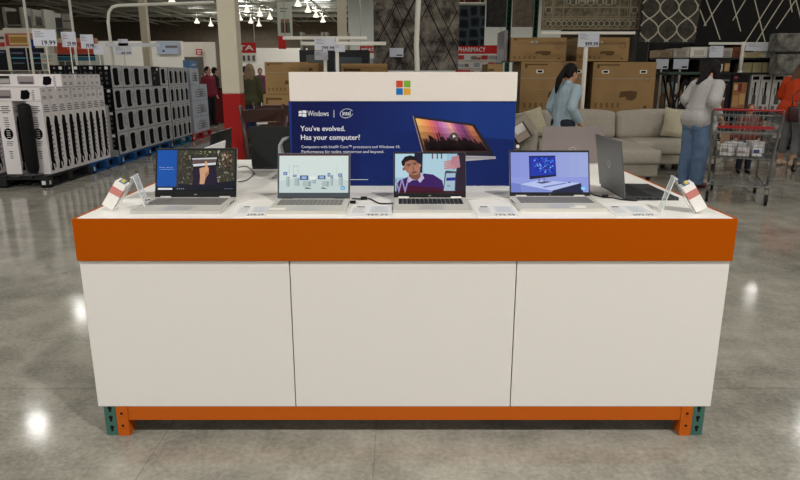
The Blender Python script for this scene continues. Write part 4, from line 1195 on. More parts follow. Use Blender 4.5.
def rug(label, px0, px1, py1, Y, m, deco=None, top=4.6, tp=None, skew=0.0):
    a = P(px0, py1, Y); c_ = P(px1, py1, Y); zt = top if tp is None else P(px0, tp, Y).z
    w_ = c_.x - a.x; h = zt - a.z
    t = thing('hanging_rug', label, 'rug', ((a.x + c_.x) / 2, Y, a.z), 0, 'rugs hanging from the rack rails')
    b = MB(); n = 24; f = lambda u: .012 * math.sin(u * 17 + px0)
    vs_ = []
    for y_ in (0, .015):
        for j in (0, 1):
            for i in range(n + 1): vs_.append((-w_ / 2 + w_ * i / n + skew * j, y_ + f(i / n), h * j))
    k_ = n + 1; fs = []
    for i in range(n):
        fs += [(i, i + 1, k_ + i + 1, k_ + i), (2 * k_ + i + 1, 2 * k_ + i, 3 * k_ + i, 3 * k_ + i + 1), (i + 1, i, 2 * k_ + i, 2 * k_ + i + 1), (k_ + i, k_ + i + 1, 3 * k_ + i + 1, 3 * k_ + i)]
    fs += [(0, k_, 3 * k_, 2 * k_), (n, 2 * k_ + n, 3 * k_ + n, k_ + n)]
    b.add(vs_, fs, m, False)
    if deco:
        def st(x0, z0, x1, z1, wd, mm):
            d = Vector((x1 - x0, 0, z1 - z0)); nn = Vector((-d.z, 0, d.x)).normalized() * wd / 2; N_ = max(1, int(d.length / .08))
            for i in range(N_):
                p0 = Vector((x0, 0, z0)) + d * (i / N_); p1 = Vector((x0, 0, z0)) + d * ((i + 1) / N_)
                if not (-w_ / 2 <= p0.x <= w_ / 2 and 0 <= p0.z <= h and -w_ / 2 <= p1.x <= w_ / 2 and 0 <= p1.z <= h): continue
                for p_ in (p0, p1): p_.y = f((p_.x + w_ / 2) / w_) - .006
                b.poly([p0 - nn, p1 - nn, p1 + nn, p0 + nn], mm)
        deco(b, w_, h, st)
    b.build('rug_pile', t)
    b = MB(); b.cyl((-w_ / 2 - .0, .01, h + .03), (w_ / 2 + .0, .01, h + .03), .03, steel); b.build('hanging_rail', t)
    for x in (-w_ * .3, w_ * .3):
        b = MB(); b.cyl((x, .01, h + .05), (x, .01, CEIL - .002 - a.z), .008, steel_d, n=5); b.build('hanger', t)
    return t


ink_d = M('rug_line', (34, 31, 30), .95); ink_c = M('rug_line', (176, 170, 152), .95); ink_w = M('rug_line', (196, 190, 172), .95); ink_t = M('rug_line', (142, 132, 110), .95)


def deco_dist(b, w_, h, st):
    rn = random.Random(5)
    for i in range(44):
        x = rn.uniform(-w_ * 1.2, w_ * .8); z = rn.uniform(-.4, h); L_ = rn.uniform(.9, 2.2); s_ = 1 if i % 2 else -1
        st(x, z, x + s_ * L_ * .52, z + L_, rn.uniform(.009, .019), ink_d)
    for i in range(5):
        x = -w_ + i * .55; st(x, 0, x + 1.6, 3.0, .015, ink_d); st(-x, 0, -x - 1.6, 3.0, .015, ink_d)


def deco_trellis(b, w_, h, st):
    cw, ch = w_ / 3.0, w_ / 2.7
    for i in range(-4, 8):
        for ph in (1, -1):
            pts = []
            for j in range(0, 160):
                z = j / 16 * ch * .5; c_ = math.cos(PI * z / ch)
                pts.append((i * cw + ph * cw / 2 * math.copysign(abs(c_) ** .85, c_) - w_ * .35, z - .16))
            for a, c_ in zip(pts[:-1], pts[1:]): st(a[0], a[1], c_[0], c_[1], .024, ink_c)


def deco_black(b, w_, h, st):
    for x0, s_, z0, z1 in ((-1.02, -.46, .0, 1.6), (-.86, -.5, .35, 1.7), (-.9, .62, .35, 2.2), (-.1, .55, .0, 2.4), (-.18, -.4, .25, 2), (.35, -.42, .0, 2.4), (.5, .55, .3, 2.4), (.95, .6, .0, 2.4), (1.0, -.45, .35, 2.4), (1.5, -.5, 0, 2.4), (1.25, .55, 0, 2.2), (.75, -.35, .6, 2.4), (-.55, -.5, .1, 2.2), (-.35, .5, .45, 2.2), (.15, .52, .05, 1.2), (1.1, .5, .5, 2), (-.62, .45, .9, 2.4)):
        st(x0, z0, x0 + s_ * (z1 - z0), z1, .02, ink_w)


def deco_persian(b, w_, h, st):
    for k_, wd in ((.03, .02), (.2, .03), (.24, .012), (.40, .02)):
        st(-w_ / 2 + k_, 0, -w_ / 2 + k_, h, wd, ink_t); st(w_ / 2 - k_, 0, w_ / 2 - k_, h, wd, ink_t); st(-w_ / 2, k_, w_ / 2, k_, wd, ink_t)
    rn = random.Random(2)

    def flower(x, z, r):
        b.tube([(x + math.cos(a) * r, -.012 + .012 * math.sin(((x + w_ / 2) / w_) * 17), z + math.sin(a) * r) for a in [i * PI / 6 for i in range(12)]], .008, ink_c, n=4, closed=True)
        for i in range(4):
            a = i * PI / 2 + .78; st(x, z, x + math.cos(a) * r * .8, z + math.sin(a) * r * .8, .02, M('rug_line', (86, 82, 66), .95))
    for i in range(17): flower(-w_ / 2 + .12 + i * (w_ - .24) / 16, .115, .05)
    for j in range(6):
        for s_ in (-1, 1): flower(s_ * (w_ / 2 - .12), .35 + j * .3, .06)
        for i in range(11):
            x = -w_ / 2 + .48 + (i + .5 * (j % 2)) * (w_ - .96) / 10.5; flower(x, .5 + j * .2, .065 if (i + j) % 2 else .04)
            st(x, .5 + j * .2, x + .12, .6 + j * .2, .016, ink_c); st(x, .5 + j * .2, x - .1, .62 + j * .2, .016, ink_c)


rug('huge hanging rug, distressed grey brown with dark crossing lines, above the sign', 374, 458, 70.5, 11.6, rug_mat('rug_distressed', (48, 42, 37), (132, 124, 113), 3.4), deco_dist)
rug('small dark blue medallion rug hanging above the pharmacy sign', 458.5, 484, 46, 13, rug_mat('rug_blue', (62, 74, 78), (20, 24, 32), 5, 'v'), tp=5.5)
rug('dark red rug hanging above the dark blue medallion rug', 458, 484, 3.5, 13.3, rug_mat('rug_red', (110, 44, 36), (70, 30, 26), 8))
rug('plain charcoal rug hanging beside the green rack upright', 486, 506, 27, 13, rug_mat('rug_charcoal', (40, 38, 38), (58, 56, 54), 9))
rug('plain taupe rug hanging between the two green rack uprights', 512, 533, 27, 13, rug_mat('rug_taupe', (96, 86, 74), (116, 106, 92), 9))
rug('olive and beige floral bordered rug hanging above the sofa cartons', 541, 639, 30, 12.6, rug_mat('rug_olive', (78, 72, 58), (128, 120, 98), 9), deco_persian)
rug('dark grey rug with a cream trellis pattern', 639, 695, 42, 12.2, rug_mat('rug_grey', (48, 46, 42), (74, 70, 62), 7), deco_trellis, skew=.14)
rug('wide black rug with thin white diagonal lines at the frame corner', 694, 802, 45, 12.9, rug_mat('rug_black', (12, 12, 13), (22, 21, 21), 7), deco_black, top=2.86)

# ------------------------------------------------------------------ price poles and signs
wh = M('pole_white', (222, 219, 208), .5); cardm = M('sign_card', (206, 208, 218), .5)


def price_pole(label, px, Y, rails, cards, top_py, r=.02, z0=0.0, br=.2):
    lean = 0.0
    q = P(px, 70, Y); t = thing('price_stand', label, 'price stand', (q.x, Y, 0))
    b = MB(); b.tube([(0, 0, z0 + .03), (lean, 0, P(px, top_py, Y).z)], r, wh, n=10); b.build('pole', t)
    b = MB(); b.lathe([(0, 0), (br, 0), (br, .015), (.04, .035), (0, .035)], wh, c=(0, 0, z0)); b.build('base', t)
    for x0, x1, py in rails:
        z = P(px, py, Y).z; b = MB(); b.box(P(x0, py, Y).x - q.x, P(x1, py, Y).x - q.x, -.022, .022, z - .022, z + .022, wh); b.build('rail', t, bevel=.004)
    for x0, y0, x1, y1, txt in cards:
        a = P(x0, y1, Y); c_ = P(x1, y0, Y); b = MB(); f_ = -(r + .006); b.box(a.x - q.x, c_.x - q.x, f_, f_ + .005, a.z, c_.z, cardm)
        w_ = c_.x - a.x; h = c_.z - a.z
        if txt: b.text(txt, (c_.x - q.x - w_ * .04, f_ - .0015, a.z + h * .07), ux, uz, h * .26, pk, width=w_ * .62, align='RIGHT', bold=.02)
        for i in range(4):
            b.box(a.x - q.x + w_ * .08, a.x - q.x + w_ * (.5 if i % 2 else .35), f_ - .001, f_ - .0003, c_.z - h * (.14 + i * .11), c_.z - h * (.11 + i * .11), pg)
        b.build('price_card', t, label='price card')
    return t


price_pole('white price stand with a 999.99 card beside the sofa cartons', 584.5, 11.0, [(541, 635, 33)], [(577, 32.5, 599, 47, '999.99')], 33, .036)
price_pole('white price stand with a 799.99 card behind the blue sign, front one', 337.5, 8.9, [(301, 386, 43.5)], [(315, 38, 335, 50.5, '799.99'), (335, 44, 345, 52, '')], 37, .024)
price_pole('white price stand behind the blue sign with a low blank card', 325.5, 9.3, [(283, 367, 38)], [(315, 51, 328, 60, '')], 38, .024)
price_pole('white price stand at the shelves with wide pale cards', 740, 12.585, [(709, 777, 43.5)], [(708, 46, 723, 57.5, ''), (744, 43, 775, 51, '')], 42, .035, z0=P(740, 71.5, 12.6).z - .02, br=.045)
# hooped stand and cards above the heater boxes
q = P(113, 62, 12); t = thing('hoop_stand', 'tall white hooped pipe stand rising from the heater boxes', 'stand', (q.x, 12, FZ + 4 * HH - .02))
b = MB(); zt = P(116, 5.5, 12).z - (FZ + 4 * HH - .02); x1_ = P(214, 4, 12).x - q.x
b.tube([(0, 0, .02), (-.01, 0, zt - .28), (.02, 0, zt - .12), (.09, 0, zt - .03), (.2, 0, zt), (x1_, 0, zt + .05)], .028, wh, n=8); b.build('pipe', t)
b = MB(); z = P(113, 45, 12).z - (FZ + 4 * HH - .02); b.box(-.08, P(160, 45, 12).x - q.x, -.05, -.03, z - .03, z + .03, M('rail_pale', (206, 210, 212), .5)); b.build('rail', t)
b = MB(); b.box(-.2, .2, -.2, .2, 0, .02, wh); b.build('base', t)


def hung_card(label, x0, y0, x1, y1, Y, txt='', m=None, rodtop=None):
    a = P(x0, y1, Y); c_ = P(x1, y0, Y); t = thing('price_sign', label, 'price sign', ((a.x + c_.x) / 2, Y, a.z), 0, 'price signs above the left displays')
    w_ = c_.x - a.x; h = c_.z - a.z; b = MB(); b.box(-w_ / 2, w_ / 2, 0, .006, 0, h, m or cardm)
    if txt: b.text(txt, (w_ * .46, -.0012, h * .08), ux, uz, h * .26, pk, width=w_ * .6, align='RIGHT', bold=.02)
    for i in range(4): b.box(-w_ * .42, w_ * (-.0 if i % 2 else -.15), -.001, 0, h * (.86 - i * .1), h * (.89 - i * .1), pg)
    b.build('card', t)
    zlow = FZ + FH + .35 if rodtop is None else rodtop
    b = MB(); b.cyl((0, .012, h * .5), (0, .012, zlow - a.z), .008, wh, n=6); b.build('rod', t)
    return t


hung_card('white price sign reading 19.99 above the fan boxes', 34, 29.5, 55, 46, 9.4, '19.99')
hung_card('white price sign ending in 9.99 next to the 19.99 sign', 62.5, 32, 75, 47, 9.6, '29.99')
hung_card('smaller white price sign above the dark ended heater boxes', 81.5, 34.5, 92.5, 48.5, 10.83, '39.99', rodtop=FZ + 4 * HH)
hung_card('blank pale price sign next to the white block wall', 94, 44, 103, 54.5, 10.83, rodtop=FZ + 4 * HH)
hung_card('pale price sign low on the hooped pipe stand rail', 115, 46, 131, 55, 11.9, '49.99', rodtop=FZ + 4 * HH)
hung_card('small pale tag sign above the price sign on the hooped stand', 118.5, 39, 127.5, 46, 11.95, '', rodtop=FZ + 4 * HH)
b = MB(); q = P(168, 48, 33.9); w_ = .56; b.box(-w_, w_, 0, .04, 0, .62, M('wall_sign_blue', (176, 188, 206), .5)); b.box(-w_ * .2, w_ * .9, -.01, 0, .3, .42, pg); b.box(-w_ * .5, -w_ * .3, -.01, 0, .1, .2, M('print_blue2', (60, 80, 120), .5))
tag(b.build('wall_sign', loc=(q.x, 33.85, q.z - .3)), 'pale blue sign on the white block wall over the heater boxes', 'sign')
b = MB(); q = P(199, 52, 41.8); b.box(-.19 * 1.0, .19, 0, .04, -.18, .18, M('sign_red', (184, 36, 34), .5)); b.box(-.15, .15, -.01, 0, .02, .1, pw); b.box(-.12, .12, -.01, 0, -.12, -.04, pw); tag(b.build('wall_sign', loc=(q.x, 41.8, q.z)), 'small red sign over the opening in the far cream wall', 'sign')

# left display: framed posters, freezer shelves, red board
Yp = 18.0
pr = P(28, 60, Yp)


def panel(name, label, cat, x0, y0, x1, y1, Y, m, d=.1, decos=(), post=True, group=None, zb=None):
    a = P(x0, y1, Y); c_ = P(x1, y0, Y); b = MB(); w_, h = c_.x - a.x, c_.z - a.z
    t = thing(name, label, cat, ((a.x + c_.x) / 2, Y, 0), 0, group)
    b.box(-w_ / 2, w_ / 2, 0, d, a.z, c_.z, m)
    lv = 1
    for u0, v0, u1, v1, mm in decos:
        b.box(-w_ / 2 + w_ * u0, -w_ / 2 + w_ * u1, -.002 * lv, 0, c_.z - h * v1, c_.z - h * v0, mm); lv += 1
    b.build('panel', t)
    if post and a.z > .1:
        for sx in (-1, 1):
            b = MB(); b.box(sx * (w_ / 2 - .05) - .03, sx * (w_ / 2 - .05) + .03, .02, .08, 0, a.z, steel_d); b.build('leg', t)
    return t


cc = lambda r, g, b_: M('poster_print', (r, g, b_), .6)
dk_ = cc(18, 20, 30)
panel('poster_stand', 'white framed food poster over dark freezer doors beside the 19.99 sign', 'poster', 9, 28, 42, 71, Yp, cc(214, 208, 196), .2, [
    (.02, .12, .98, .42, cc(180, 120, 100)), (.1, .16, .62, .38, cc(216, 186, 120)), (.14, .2, .58, .34, cc(170, 128, 66)), (.04, .16, .12, .4, cc(176, 70, 66)), (.62, .26, .76, .46, cc(28, 44, 110)), (.78, .28, .98, .42, cc(190, 160, 100)),
    (.1, .46, .5, .98, dk_), (.54, .46, .98, .98, dk_), (.12, .68, .5, .71, cc(70, 150, 170)), (.58, .68, .96, .71, cc(70, 150, 170)), (.14, .56, .44, .6, cc(96, 100, 130)), (.6, .56, .9, .6, cc(96, 100, 130)), (.14, .8, .44, .83, cc(90, 96, 120)), (.58, .8, .9, .83, cc(90, 96, 120))])
panel('poster_stand', 'white framed poster stand cut by the frame edge above the fan boxes', 'poster', -18, 30, 8, 71, Yp + .3, cc(206, 200, 188), .2, [(.02, .12, .9, .46, cc(200, 188, 180)), (.6, .3, .84, .4, cc(186, 50, 60)), (.62, .16, .84, .22, cc(80, 70, 66)), (.3, .48, .93, .98, dk_), (.5, .52, .8, .56, cc(96, 100, 130))])
panel('poster_stand', 'colourful leaflet rack between the food poster and the red board', 'leaflet rack', 42.5, 53, 53, 71, Yp - .2, cc(196, 190, 176), .2, [(.1, .1, .9, .3, cc(150, 170, 160)), (.1, .4, .9, .44, cc(160, 110, 80)), (.1, .6, .4, .9, cc(120, 130, 120)), (.5, .6, .9, .8, cc(176, 150, 120))])
panel('poster_stand', 'orange red and cream display board behind the small price signs', 'display board', 55, 38, 95, 54, Yp + 1.2, cc(186, 140, 112), .15, [(.08, .25, .95, .98, cc(186, 70, 52)), (.3, .55, .95, .7, cc(206, 110, 86)), (.0, 0, .2, .3, cc(206, 180, 140))], group=None)
panel('display_case', 'teal topped open display case behind the fan boxes', 'display case', 52.5, 54.3, 95, 71, Yp + .5, cc(176, 176, 168), .5, [(0, 0, 1, .12, cc(22, 24, 28)), (0, .14, 1, .38, cc(30, 98, 116)), (.18, .42, .55, .95, cc(96, 96, 90)), (.3, .42, .32, .98, cc(210, 208, 200)), (.66, .42, .68, .98, cc(210, 208, 200)), (.5, .02, .6, .3, cc(190, 190, 186))], group=None)
# thin poles rising to the roof at the left
for i, (px, px2, Y) in enumerate([(28.5, 27, 16), (75.5, 70.5, 14)]):
    q = P(px, 60, Y); z1 = P(px2, 0, Y); t = MB()
    d = (z1.x - q.x) / (z1.z - q.z)
    t.cyl((0, 0, 0), (0, 0, CEIL - .9), .03 if i == 0 else .026, wh, n=8); tag(t.build('thin_pole', loc=(P((px + px2) / 2, 30, Y).x, Y, 0)), ['thin white pole rising behind the food poster', 'thin white pole rising behind the second price sign'][i], 'pole')
q = P(67.5, 25, 26); b = MB()
b.cyl((0, 0, 0), (0, 0, P(67, 14, 26).z), .14, M('column_pale', (150, 146, 136), .6), n=10)
for i in range(14): b.cyl((0, 0, .4 + i * .3), (0, 0, .45 + i * .3), .16, M('column_dark', (90, 86, 78), .6), n=10)
tag(b.build('ribbed_post', loc=(q.x, 26, 0)), 'ribbed grey post behind the price signs under the roof', 'post')
# tall grey racks against the dark far wall
rk = M('rack_grey', (112, 110, 102), .7)


def rack(label, x0, x1, py0, Y, lv=4, m=rk, fills=None):
    a = P(x0, py0, Y); c_ = P(x1, py0, Y); w_ = c_.x - a.x; t = thing('storage_rack', label, 'rack', ((a.x + c_.x) / 2, Y, 0), 0, 'tall racks in the distance')
    for sx in (-1, 1):
        b = MB(); b.box(sx * w_ / 2 - .06, sx * w_ / 2 + .06, 0, .9, 0, a.z, M('upright_grey', (132, 130, 120), .6)); b.build('upright', t)
    rn = random.Random(int(x0)); fills = fills or [(96, 88, 72), (70, 70, 70), (120, 112, 96), (60, 52, 44), (140, 138, 130)]
    for i in range(lv):
        z = a.z * (i + .15) / lv; b = MB(); b.box(-w_ / 2, w_ / 2, 0, .9, z - .06, z, m); b.build('shelf', t)
        b = MB(); x = -w_ / 2 + .1
        while x < w_ / 2 - .5:
            ww = rn.uniform(.5, 1.1); b.box(x, min(x + ww, w_ / 2 - .1), .05, .85, z, z + a.z / lv * rn.uniform(.45, .8), M('rack_goods', rn.choice(fills), .8)); x += ww + .05
        b.build('stored_cartons', t)
    return t


rack('tall grey rack of cartons under the dark roof at the frame corner', 3, 20, 7, 30, 5)
rack('tall grey rack of cartons between the thin poles', 31, 42, 9, 30, 5)
rack('tall rack beside the ribbed post under the dark roof', 50, 62, 12, 34, 5)
rack('far rack behind the price stands above the blue sign', 301, 322, 32, 30, 5, fills=[(120, 112, 96), (140, 130, 110), (96, 90, 80)])
rack('far rack of mixed dark goods behind the 799.99 card', 326, 347, 32, 30, 5, fills=[(120, 112, 96), (60, 60, 56), (96, 90, 80)])
rack('pale shelf rack beneath the red sign beside the big rug', 348, 376, 52, 24, 4, M('shelf_white', (200, 200, 196), .6), [(190, 190, 186), (170, 150, 150), (210, 208, 206), (150, 160, 170)])

# dark television crates behind the price poles
b = Box(1.1, .5, P(0, 50, 10.6).z, M('dark_goods', (40, 42, 44), .6)); b.r('F', .1, .7, .4, .96, M('dark_goods', (88, 88, 86), .6)); b.r('F', .5, .8, .9, .94, M('dark_goods', (70, 78, 82), .6)); b.r('F', .05, .5, .95, .53, pg)
tag(b.build('shelf_unit', loc=(P(334, 60, 10.6).x, 10.85, 0)), 'dark shelf unit of small goods behind the price stand poles', 'shelf')
# hanging banners and checkout sign
t = thing('hanging_banner', 'tall pale green banner picturing three figures hanging above the lanes', 'banner', (P(285.5, 30, 18).x, 18, P(0, 37, 18).z))
b = MB(); w_ = (P(292.5, 30, 18).x - P(278.5, 30, 18).x) / 2; h = P(0, 2, 18).z - P(0, 37, 18).z; b.box(-w_, w_, 0, .01, 0, h, M('banner', (196, 202, 188), .7))
for i, (u, c_) in enumerate(((-.4, (110, 90, 72)), (0, (120, 70, 60)), (.4, (96, 100, 90)))): b.box(u * w_ - .05, u * w_ + .05, -.004, 0, h * .12, h * .42, M('banner', c_, .7)); b.ell((u * w_, -.002, h * .47), (.045, .002, .05), M('banner', (150, 112, 84), .7), nu=10, nv=6)
b.box(-w_ * .7, w_ * .4, -.003, 0, h * .8, h * .83, pg); b.box(-w_ * .7, w_ * .2, -.003, 0, h * .72, h * .75, pg); b.build('cloth', t)
for s_ in (-1, 1): b = MB(); b.cyl((s_ * w_ * .9, 0, h), (s_ * w_ * .9, 0, CEIL - .003 - P(0, 37, 18).z), .008, steel, n=5); b.build('hanger', t)
sr = M('sign_red', (184, 36, 34), .5)


def hang_sign(label, x0, y0, x1, y1, Y, txt, m=sr, under=None):
    a = P(x0, y1, Y); c_ = P(x1, y0, Y); t = thing('hanging_sign', label, 'sign', ((a.x + c_.x) / 2, Y, a.z)); w_, h = c_.x - a.x, c_.z - a.z
    b = MB(); b.box(-w_ / 2, w_ / 2, 0, .05, 0, h, m)
    if txt: b.text(txt, (0, -.004, h * .28), ux, uz, h * .45, pw, width=w_ * .8, align='CENTER', bold=.03)
    b.build('board', t)
    if under:
        b = MB(); b.box(-w_ / 2, w_ / 2, .01, .04, -h * under, -.01, M('menu_white', (222, 220, 214), .6))
        for i in range(4): b.box(-w_ / 2 + w_ * (.08 + i * .24), -w_ / 2 + w_ * (.2 + i * .24), 0, .01, -h * under * .8, -h * under * .25, M('menu_dark', (96, 90, 86), .6))
        b.build('menu_board', t)
    for s_ in (-1, 1): b = MB(); b.cyl((s_ * w_ * .45, .02, h), (s_ * w_ * .45, .02, CEIL - .003 - a.z), .015, steel, n=5); b.build('hanger', t)
    return t


hang_sign('red sign over a white menu board beyond the cream pillar', 236, 42.5, 255.5, 53, 25, 'TA', under=.95)
hang_sign('small tall red sign hanging under the green banner', 278.5, 36, 285.5, 49, 17.6, '')
hang_sign('small red sign with white letters beside the big rug', 360, 46, 376, 53, 22, 'MEAT')
t = hang_sign('wide red sign with white PHARMACY lettering', 456.5, 45.3, 503, 53.8, 19, '')
b = MB(); a = P(456.5, 53.8, 19); c_ = P(503, 45.3, 19); w_, h = c_.x - a.x, c_.z - a.z
b.text('PHARMACY', (-w_ / 2 + w_ * .03, -.006, h * .26), ux, uz, h * .5, pw, width=w_ * .6, bold=.02)
b.text('R', (-w_ / 2 + w_ * .88, -.006, h * .22), ux, uz, h * .6, pw, width=w_ * .08, bold=.02); b.build('board_lettering', t)
t = thing('pharmacy_counter', 'pale pharmacy counter shelves full of small goods under the red sign', 'counter', (P(480, 60, 18.6).x, 18.6, 0))
w_ = (P(503, 60, 18.6).x - P(455, 60, 18.6).x) / 2; zt = P(0, 54.5, 18.6).z; b = MB(); b.box(-w_, w_, 0, .5, 0, zt, M('shelf_pale', (196, 190, 182), .6))
rn = random.Random(6)
for i in range(5):
    z = zt - .14 - i * .2
    b.box(-w_, w_, -.03, 0, z - .02, z, M('shelf_edge', (222, 218, 210), .6)); x = -w_ + .05
    while x < w_ - .1: ww = rn.uniform(.05, .2); b.box(x, x + ww, -.02, 0, z, z + rn.uniform(.06, .13), M('small_goods', rn.choice([(150, 150, 158), (200, 196, 196), (120, 110, 110), (170, 60, 50), (90, 96, 110)]), .6)); x += ww + .02
b.box(-w_, -w_ * .4, -.04, 0, zt - .62, zt - .42, sr); b.build('shelves', t)
# green uprights of the rug rack
for i, px in enumerate((509, 536)):
    q = P(px, 20, 13.5); b = MB(); b.box(-.045, .045, 0, .08, 0, CEIL - .01, M('upright_green', (44, 92, 80), .5))
    b.tube([(-.3 if i == 0 else -.5, .04, 1.2), (0, .04, 1.9)], .02, M('upright_green', (44, 92, 80), .5), n=5) if i == 0 else None
    for k_ in range(40): b.box(-.012, .012, -.002, 0, 1.2 + k_ * .1, 1.24 + k_ * .1, dark)
    tag(b.build('rack_upright', loc=(q.x, 13.5, 0)), ['green rack upright between the charcoal and taupe rugs', 'green rack upright between the taupe and floral rugs'][i], 'rack upright')
q = P(400, 0, 9.2); t = MB(); t.tube([(P(417.2, 72, 9.2).x, 9.2, 0), (P(417.2, 72, 9.2).x, 9.2, P(0, 66, 9.2).z), (P(416.4, 45, 9.2).x, 9.2, P(0, 45, 9.2).z), (P(418, 8, 9.2).x, 9.2, P(0, 8, 9.2).z), (P(420.5, -6, 9.2).x, 9.2, P(0, -6, 9.2).z + .4)], .036, wh, n=10); tag(t.build('white_pole'), 'slightly bent white pole in front of the big distressed rug', 'pole')
b = MB(); b.box(-.12, .12, 0, .01, 0, .15, cardm); b.box(.0, .1, -.001, 0, .02, .04, pk); tag(b.build('price_tag', loc=(P(396.5, 57, 11.57).x, 11.56, P(0, 57, 11.57).z)), 'pale price tag pinned low on the big distressed rug', 'price tag')

# ------------------------------------------------------------------ shelves of boxed goods behind the shoppers
YS = 12.6
t = thing('shelving', 'long dark steel shelving behind the shoppers holding boxed goods', 'shelving', (P(735, 100, YS).x, YS, 0))
sxa, sxb = P(656, 100, YS).x - P(735, 100, YS).x, P(822, 100, YS).x - P(735, 100, YS).x
shm = M('shelf_black', (38, 37, 36), .5)
SH = [.12, .62, .97, P(0, 71.5, YS).z - .02, P(0, 57, YS).z]
for z in [.10, P(0, 112, YS).z, P(0, 71.5, YS).z - .02, P(0, 57.5, YS).z]:
    b = MB(); b.box(sxa, sxb, 0, .6, z - .035, z, shm); b.build('shelf', t)
for x in (sxa, P(730, 90, YS).x - P(735, 100, YS).x, sxb):
    b = MB(); b.box(x - .025, x + .025, .55, .6, 0, P(0, 42, YS).z, shm); b.build('upright', t)
b = MB(); b.box(sxa, sxb, .6, .62, 0, P(0, 42, YS).z, shm); b.build('back_panel', t)
zA, zB, zC, zD = .10, P(0, 112, YS).z, P(0, 71.5, YS).z - .02, P(0, 57.5, YS).z


def goods(label, px0, px1, py0, zb, m, decos=(), Y=YS + .04, d=.4, name='product_box', cat='box', group='boxed goods on the dark shelving', lab=None):
    a = P(px0, py0 + (1.6 if py0 > 60 else 0), Y); c_ = P(px1, py0, Y); b = Box(c_.x - a.x, d, a.z - zb, m)
    lv = 1
    for u0, v0, u1, v1, mm in decos: b.r('F', u0, 1 - v1, u1, 1 - v0, mm, lv); lv += .5
    o = b.build(name, loc=((a.x + c_.x) / 2, Y + d / 2, zb + .001)); tag(o, label, cat, group); return o


g = lambda r, g_, b_: M('box_print', (r, g_, b_), .6)
bk_, br, tn, wt = g(24, 22, 23), g(116, 74, 46), g(178, 138, 90), g(196, 192, 182)
goods('black coffee maker box with a brown cup picture behind the grey sweatshirt', 716, 732, 73.5, zB, bk_, [(.25, .45, .75, .92, g(60, 52, 48)), (.3, .68, .7, .9, br), (.28, .6, .72, .68, wt), (.1, .12, .9, .16, pg), (.2, .25, .8, .27, pg)])
goods('black box with a picture of foods beside the coffee maker box', 733, 750, 73.5, zB, bk_, [(.1, .2, .92, .9, g(150, 104, 66)), (.15, .55, .5, .85, tn), (.55, .5, .88, .8, g(190, 150, 100)), (.4, .22, .62, .45, g(120, 44, 46)), (.1, .03, .3, .1, g(150, 60, 56)), (.15, .25, .35, .4, g(196, 170, 130))])
for i, (x0, x1) in enumerate([(752, 761.5), (762, 773), (774, 786), (787, 799)]):
    goods(['white box with a black blender picture nearest the food picture box', 'second white box with a black blender picture', 'white box with a dark picture partly behind the orange jacket', 'white box with dark picture behind the long brown hair'][i], x0, x1, 73, zB, g(176, 174, 170), [(.15, .05, .85, .14, pk), (.4, .2, .6, .6, pk), (.3, .55, .7, .8, g(70, 66, 64)), (.1, .84, .4, .96, g(90, 84, 80)), (.6, .86, .85, .95, g(130, 90, 70)), (.2, .35, .3, .55, pg)])
goods('brown and white box behind the bent dark head', 695, 715, 76, zB, g(122, 96, 72), [(.1, .1, .5, .4, g(150, 120, 90)), (.5, .5, .9, .9, wt), (.1, .5, .45, .9, bk_)])
rn = random.Random(12)
for i in range(9):
    x0 = 659 + i * 4.2
    if i > 7: break
    goods('small dark grocery box beside the sofa, %s from the cartons on the middle shelf' % ORD[i], x0, x0 + 3.9, 78 + rn.uniform(-6, 8), zB, rn.choice([bk_, g(60, 56, 54), g(84, 66, 50), g(150, 146, 138)]), [(.2, .2, .8, .5, rn.choice([wt, tn, br, g(90, 120, 120)])), (.2, .6, .8, .75, rn.choice([pg, br, wt]))])
for i in range(14):
    x0 = 657 + i * 10.6
    c_ = rn.choice([bk_, bk_, g(40, 36, 36), g(66, 50, 40)])
    goods('dark box with food picture on the lowest shelf, %s from the cartons' % ORD[i], x0, x0 + 10, 116 + rn.uniform(0, 5), zA, c_, [(.1, .08, .45, .3, rn.choice([br, tn, wt])), (.55, .1, .9, .28, rn.choice([g(150, 60, 40), tn, wt, br])), (.1, .5, .9, .7, rn.choice([g(120, 60, 40), g(70, 66, 60), wt])), (.3, .78, .7, .9, rn.choice([wt, g(150, 60, 40)]))])
for i in range(4):
    goods('rolled beige towel bundle on the upper shelf, %s beside the price stand' % ORD[i], 743.5 + i * 10, 753 + i * 10, 61, zC, g(140, 132, 98), [(.05, .1, .1, .95, g(170, 160, 130)), (.9, .1, .95, .95, g(110, 102, 76)), (.1, .8, .9, .9, g(170, 160, 128))], name='towel_bundle', cat='towels', group='towel bundles')
goods('dark box with white drawings on the upper shelf above the bent head', 700, 731, 59.5, zC, g(40, 36, 34), [(.5, .3, .56, .9, wt), (.6, .25, .66, .9, wt), (.7, .35, .76, .9, wt), (.3, .3, .45, .5, pg), (.82, .3, .98, .9, tn)])
for i, (x0, x1, y0, c_) in enumerate([(658, 673, 50, (150, 132, 104)), (674, 690, 48.5, (188, 180, 168)), (691, 708, 47, (226, 222, 212)), (709, 722, 47, (210, 208, 204)), (723, 733, 48, (166, 160, 148)), (734, 741, 47, (120, 70, 50)), (742, 764, 52, (196, 180, 140)), (765, 776, 48, (190, 190, 186))]):
    goods(['brown basket box at the shelf end near the trellis rug', 'pale framed box under the trellis rug corner', 'bright white box under the black rug', 'second white box, partly behind the pale card', 'taupe box behind the pale card', 'small red-brown box beside the price stand pole', 'long cream and gold box above the towels', 'pale box with green edge above the towels'][i], x0, x1, y0, zD, g(*c_), [(.2, .3, .8, .8, g(*[int(v * .82) for v in c_])), (.1, .85, .9, .92, g(*[int(v * .7) for v in c_]))], group='boxes on the top shelf')
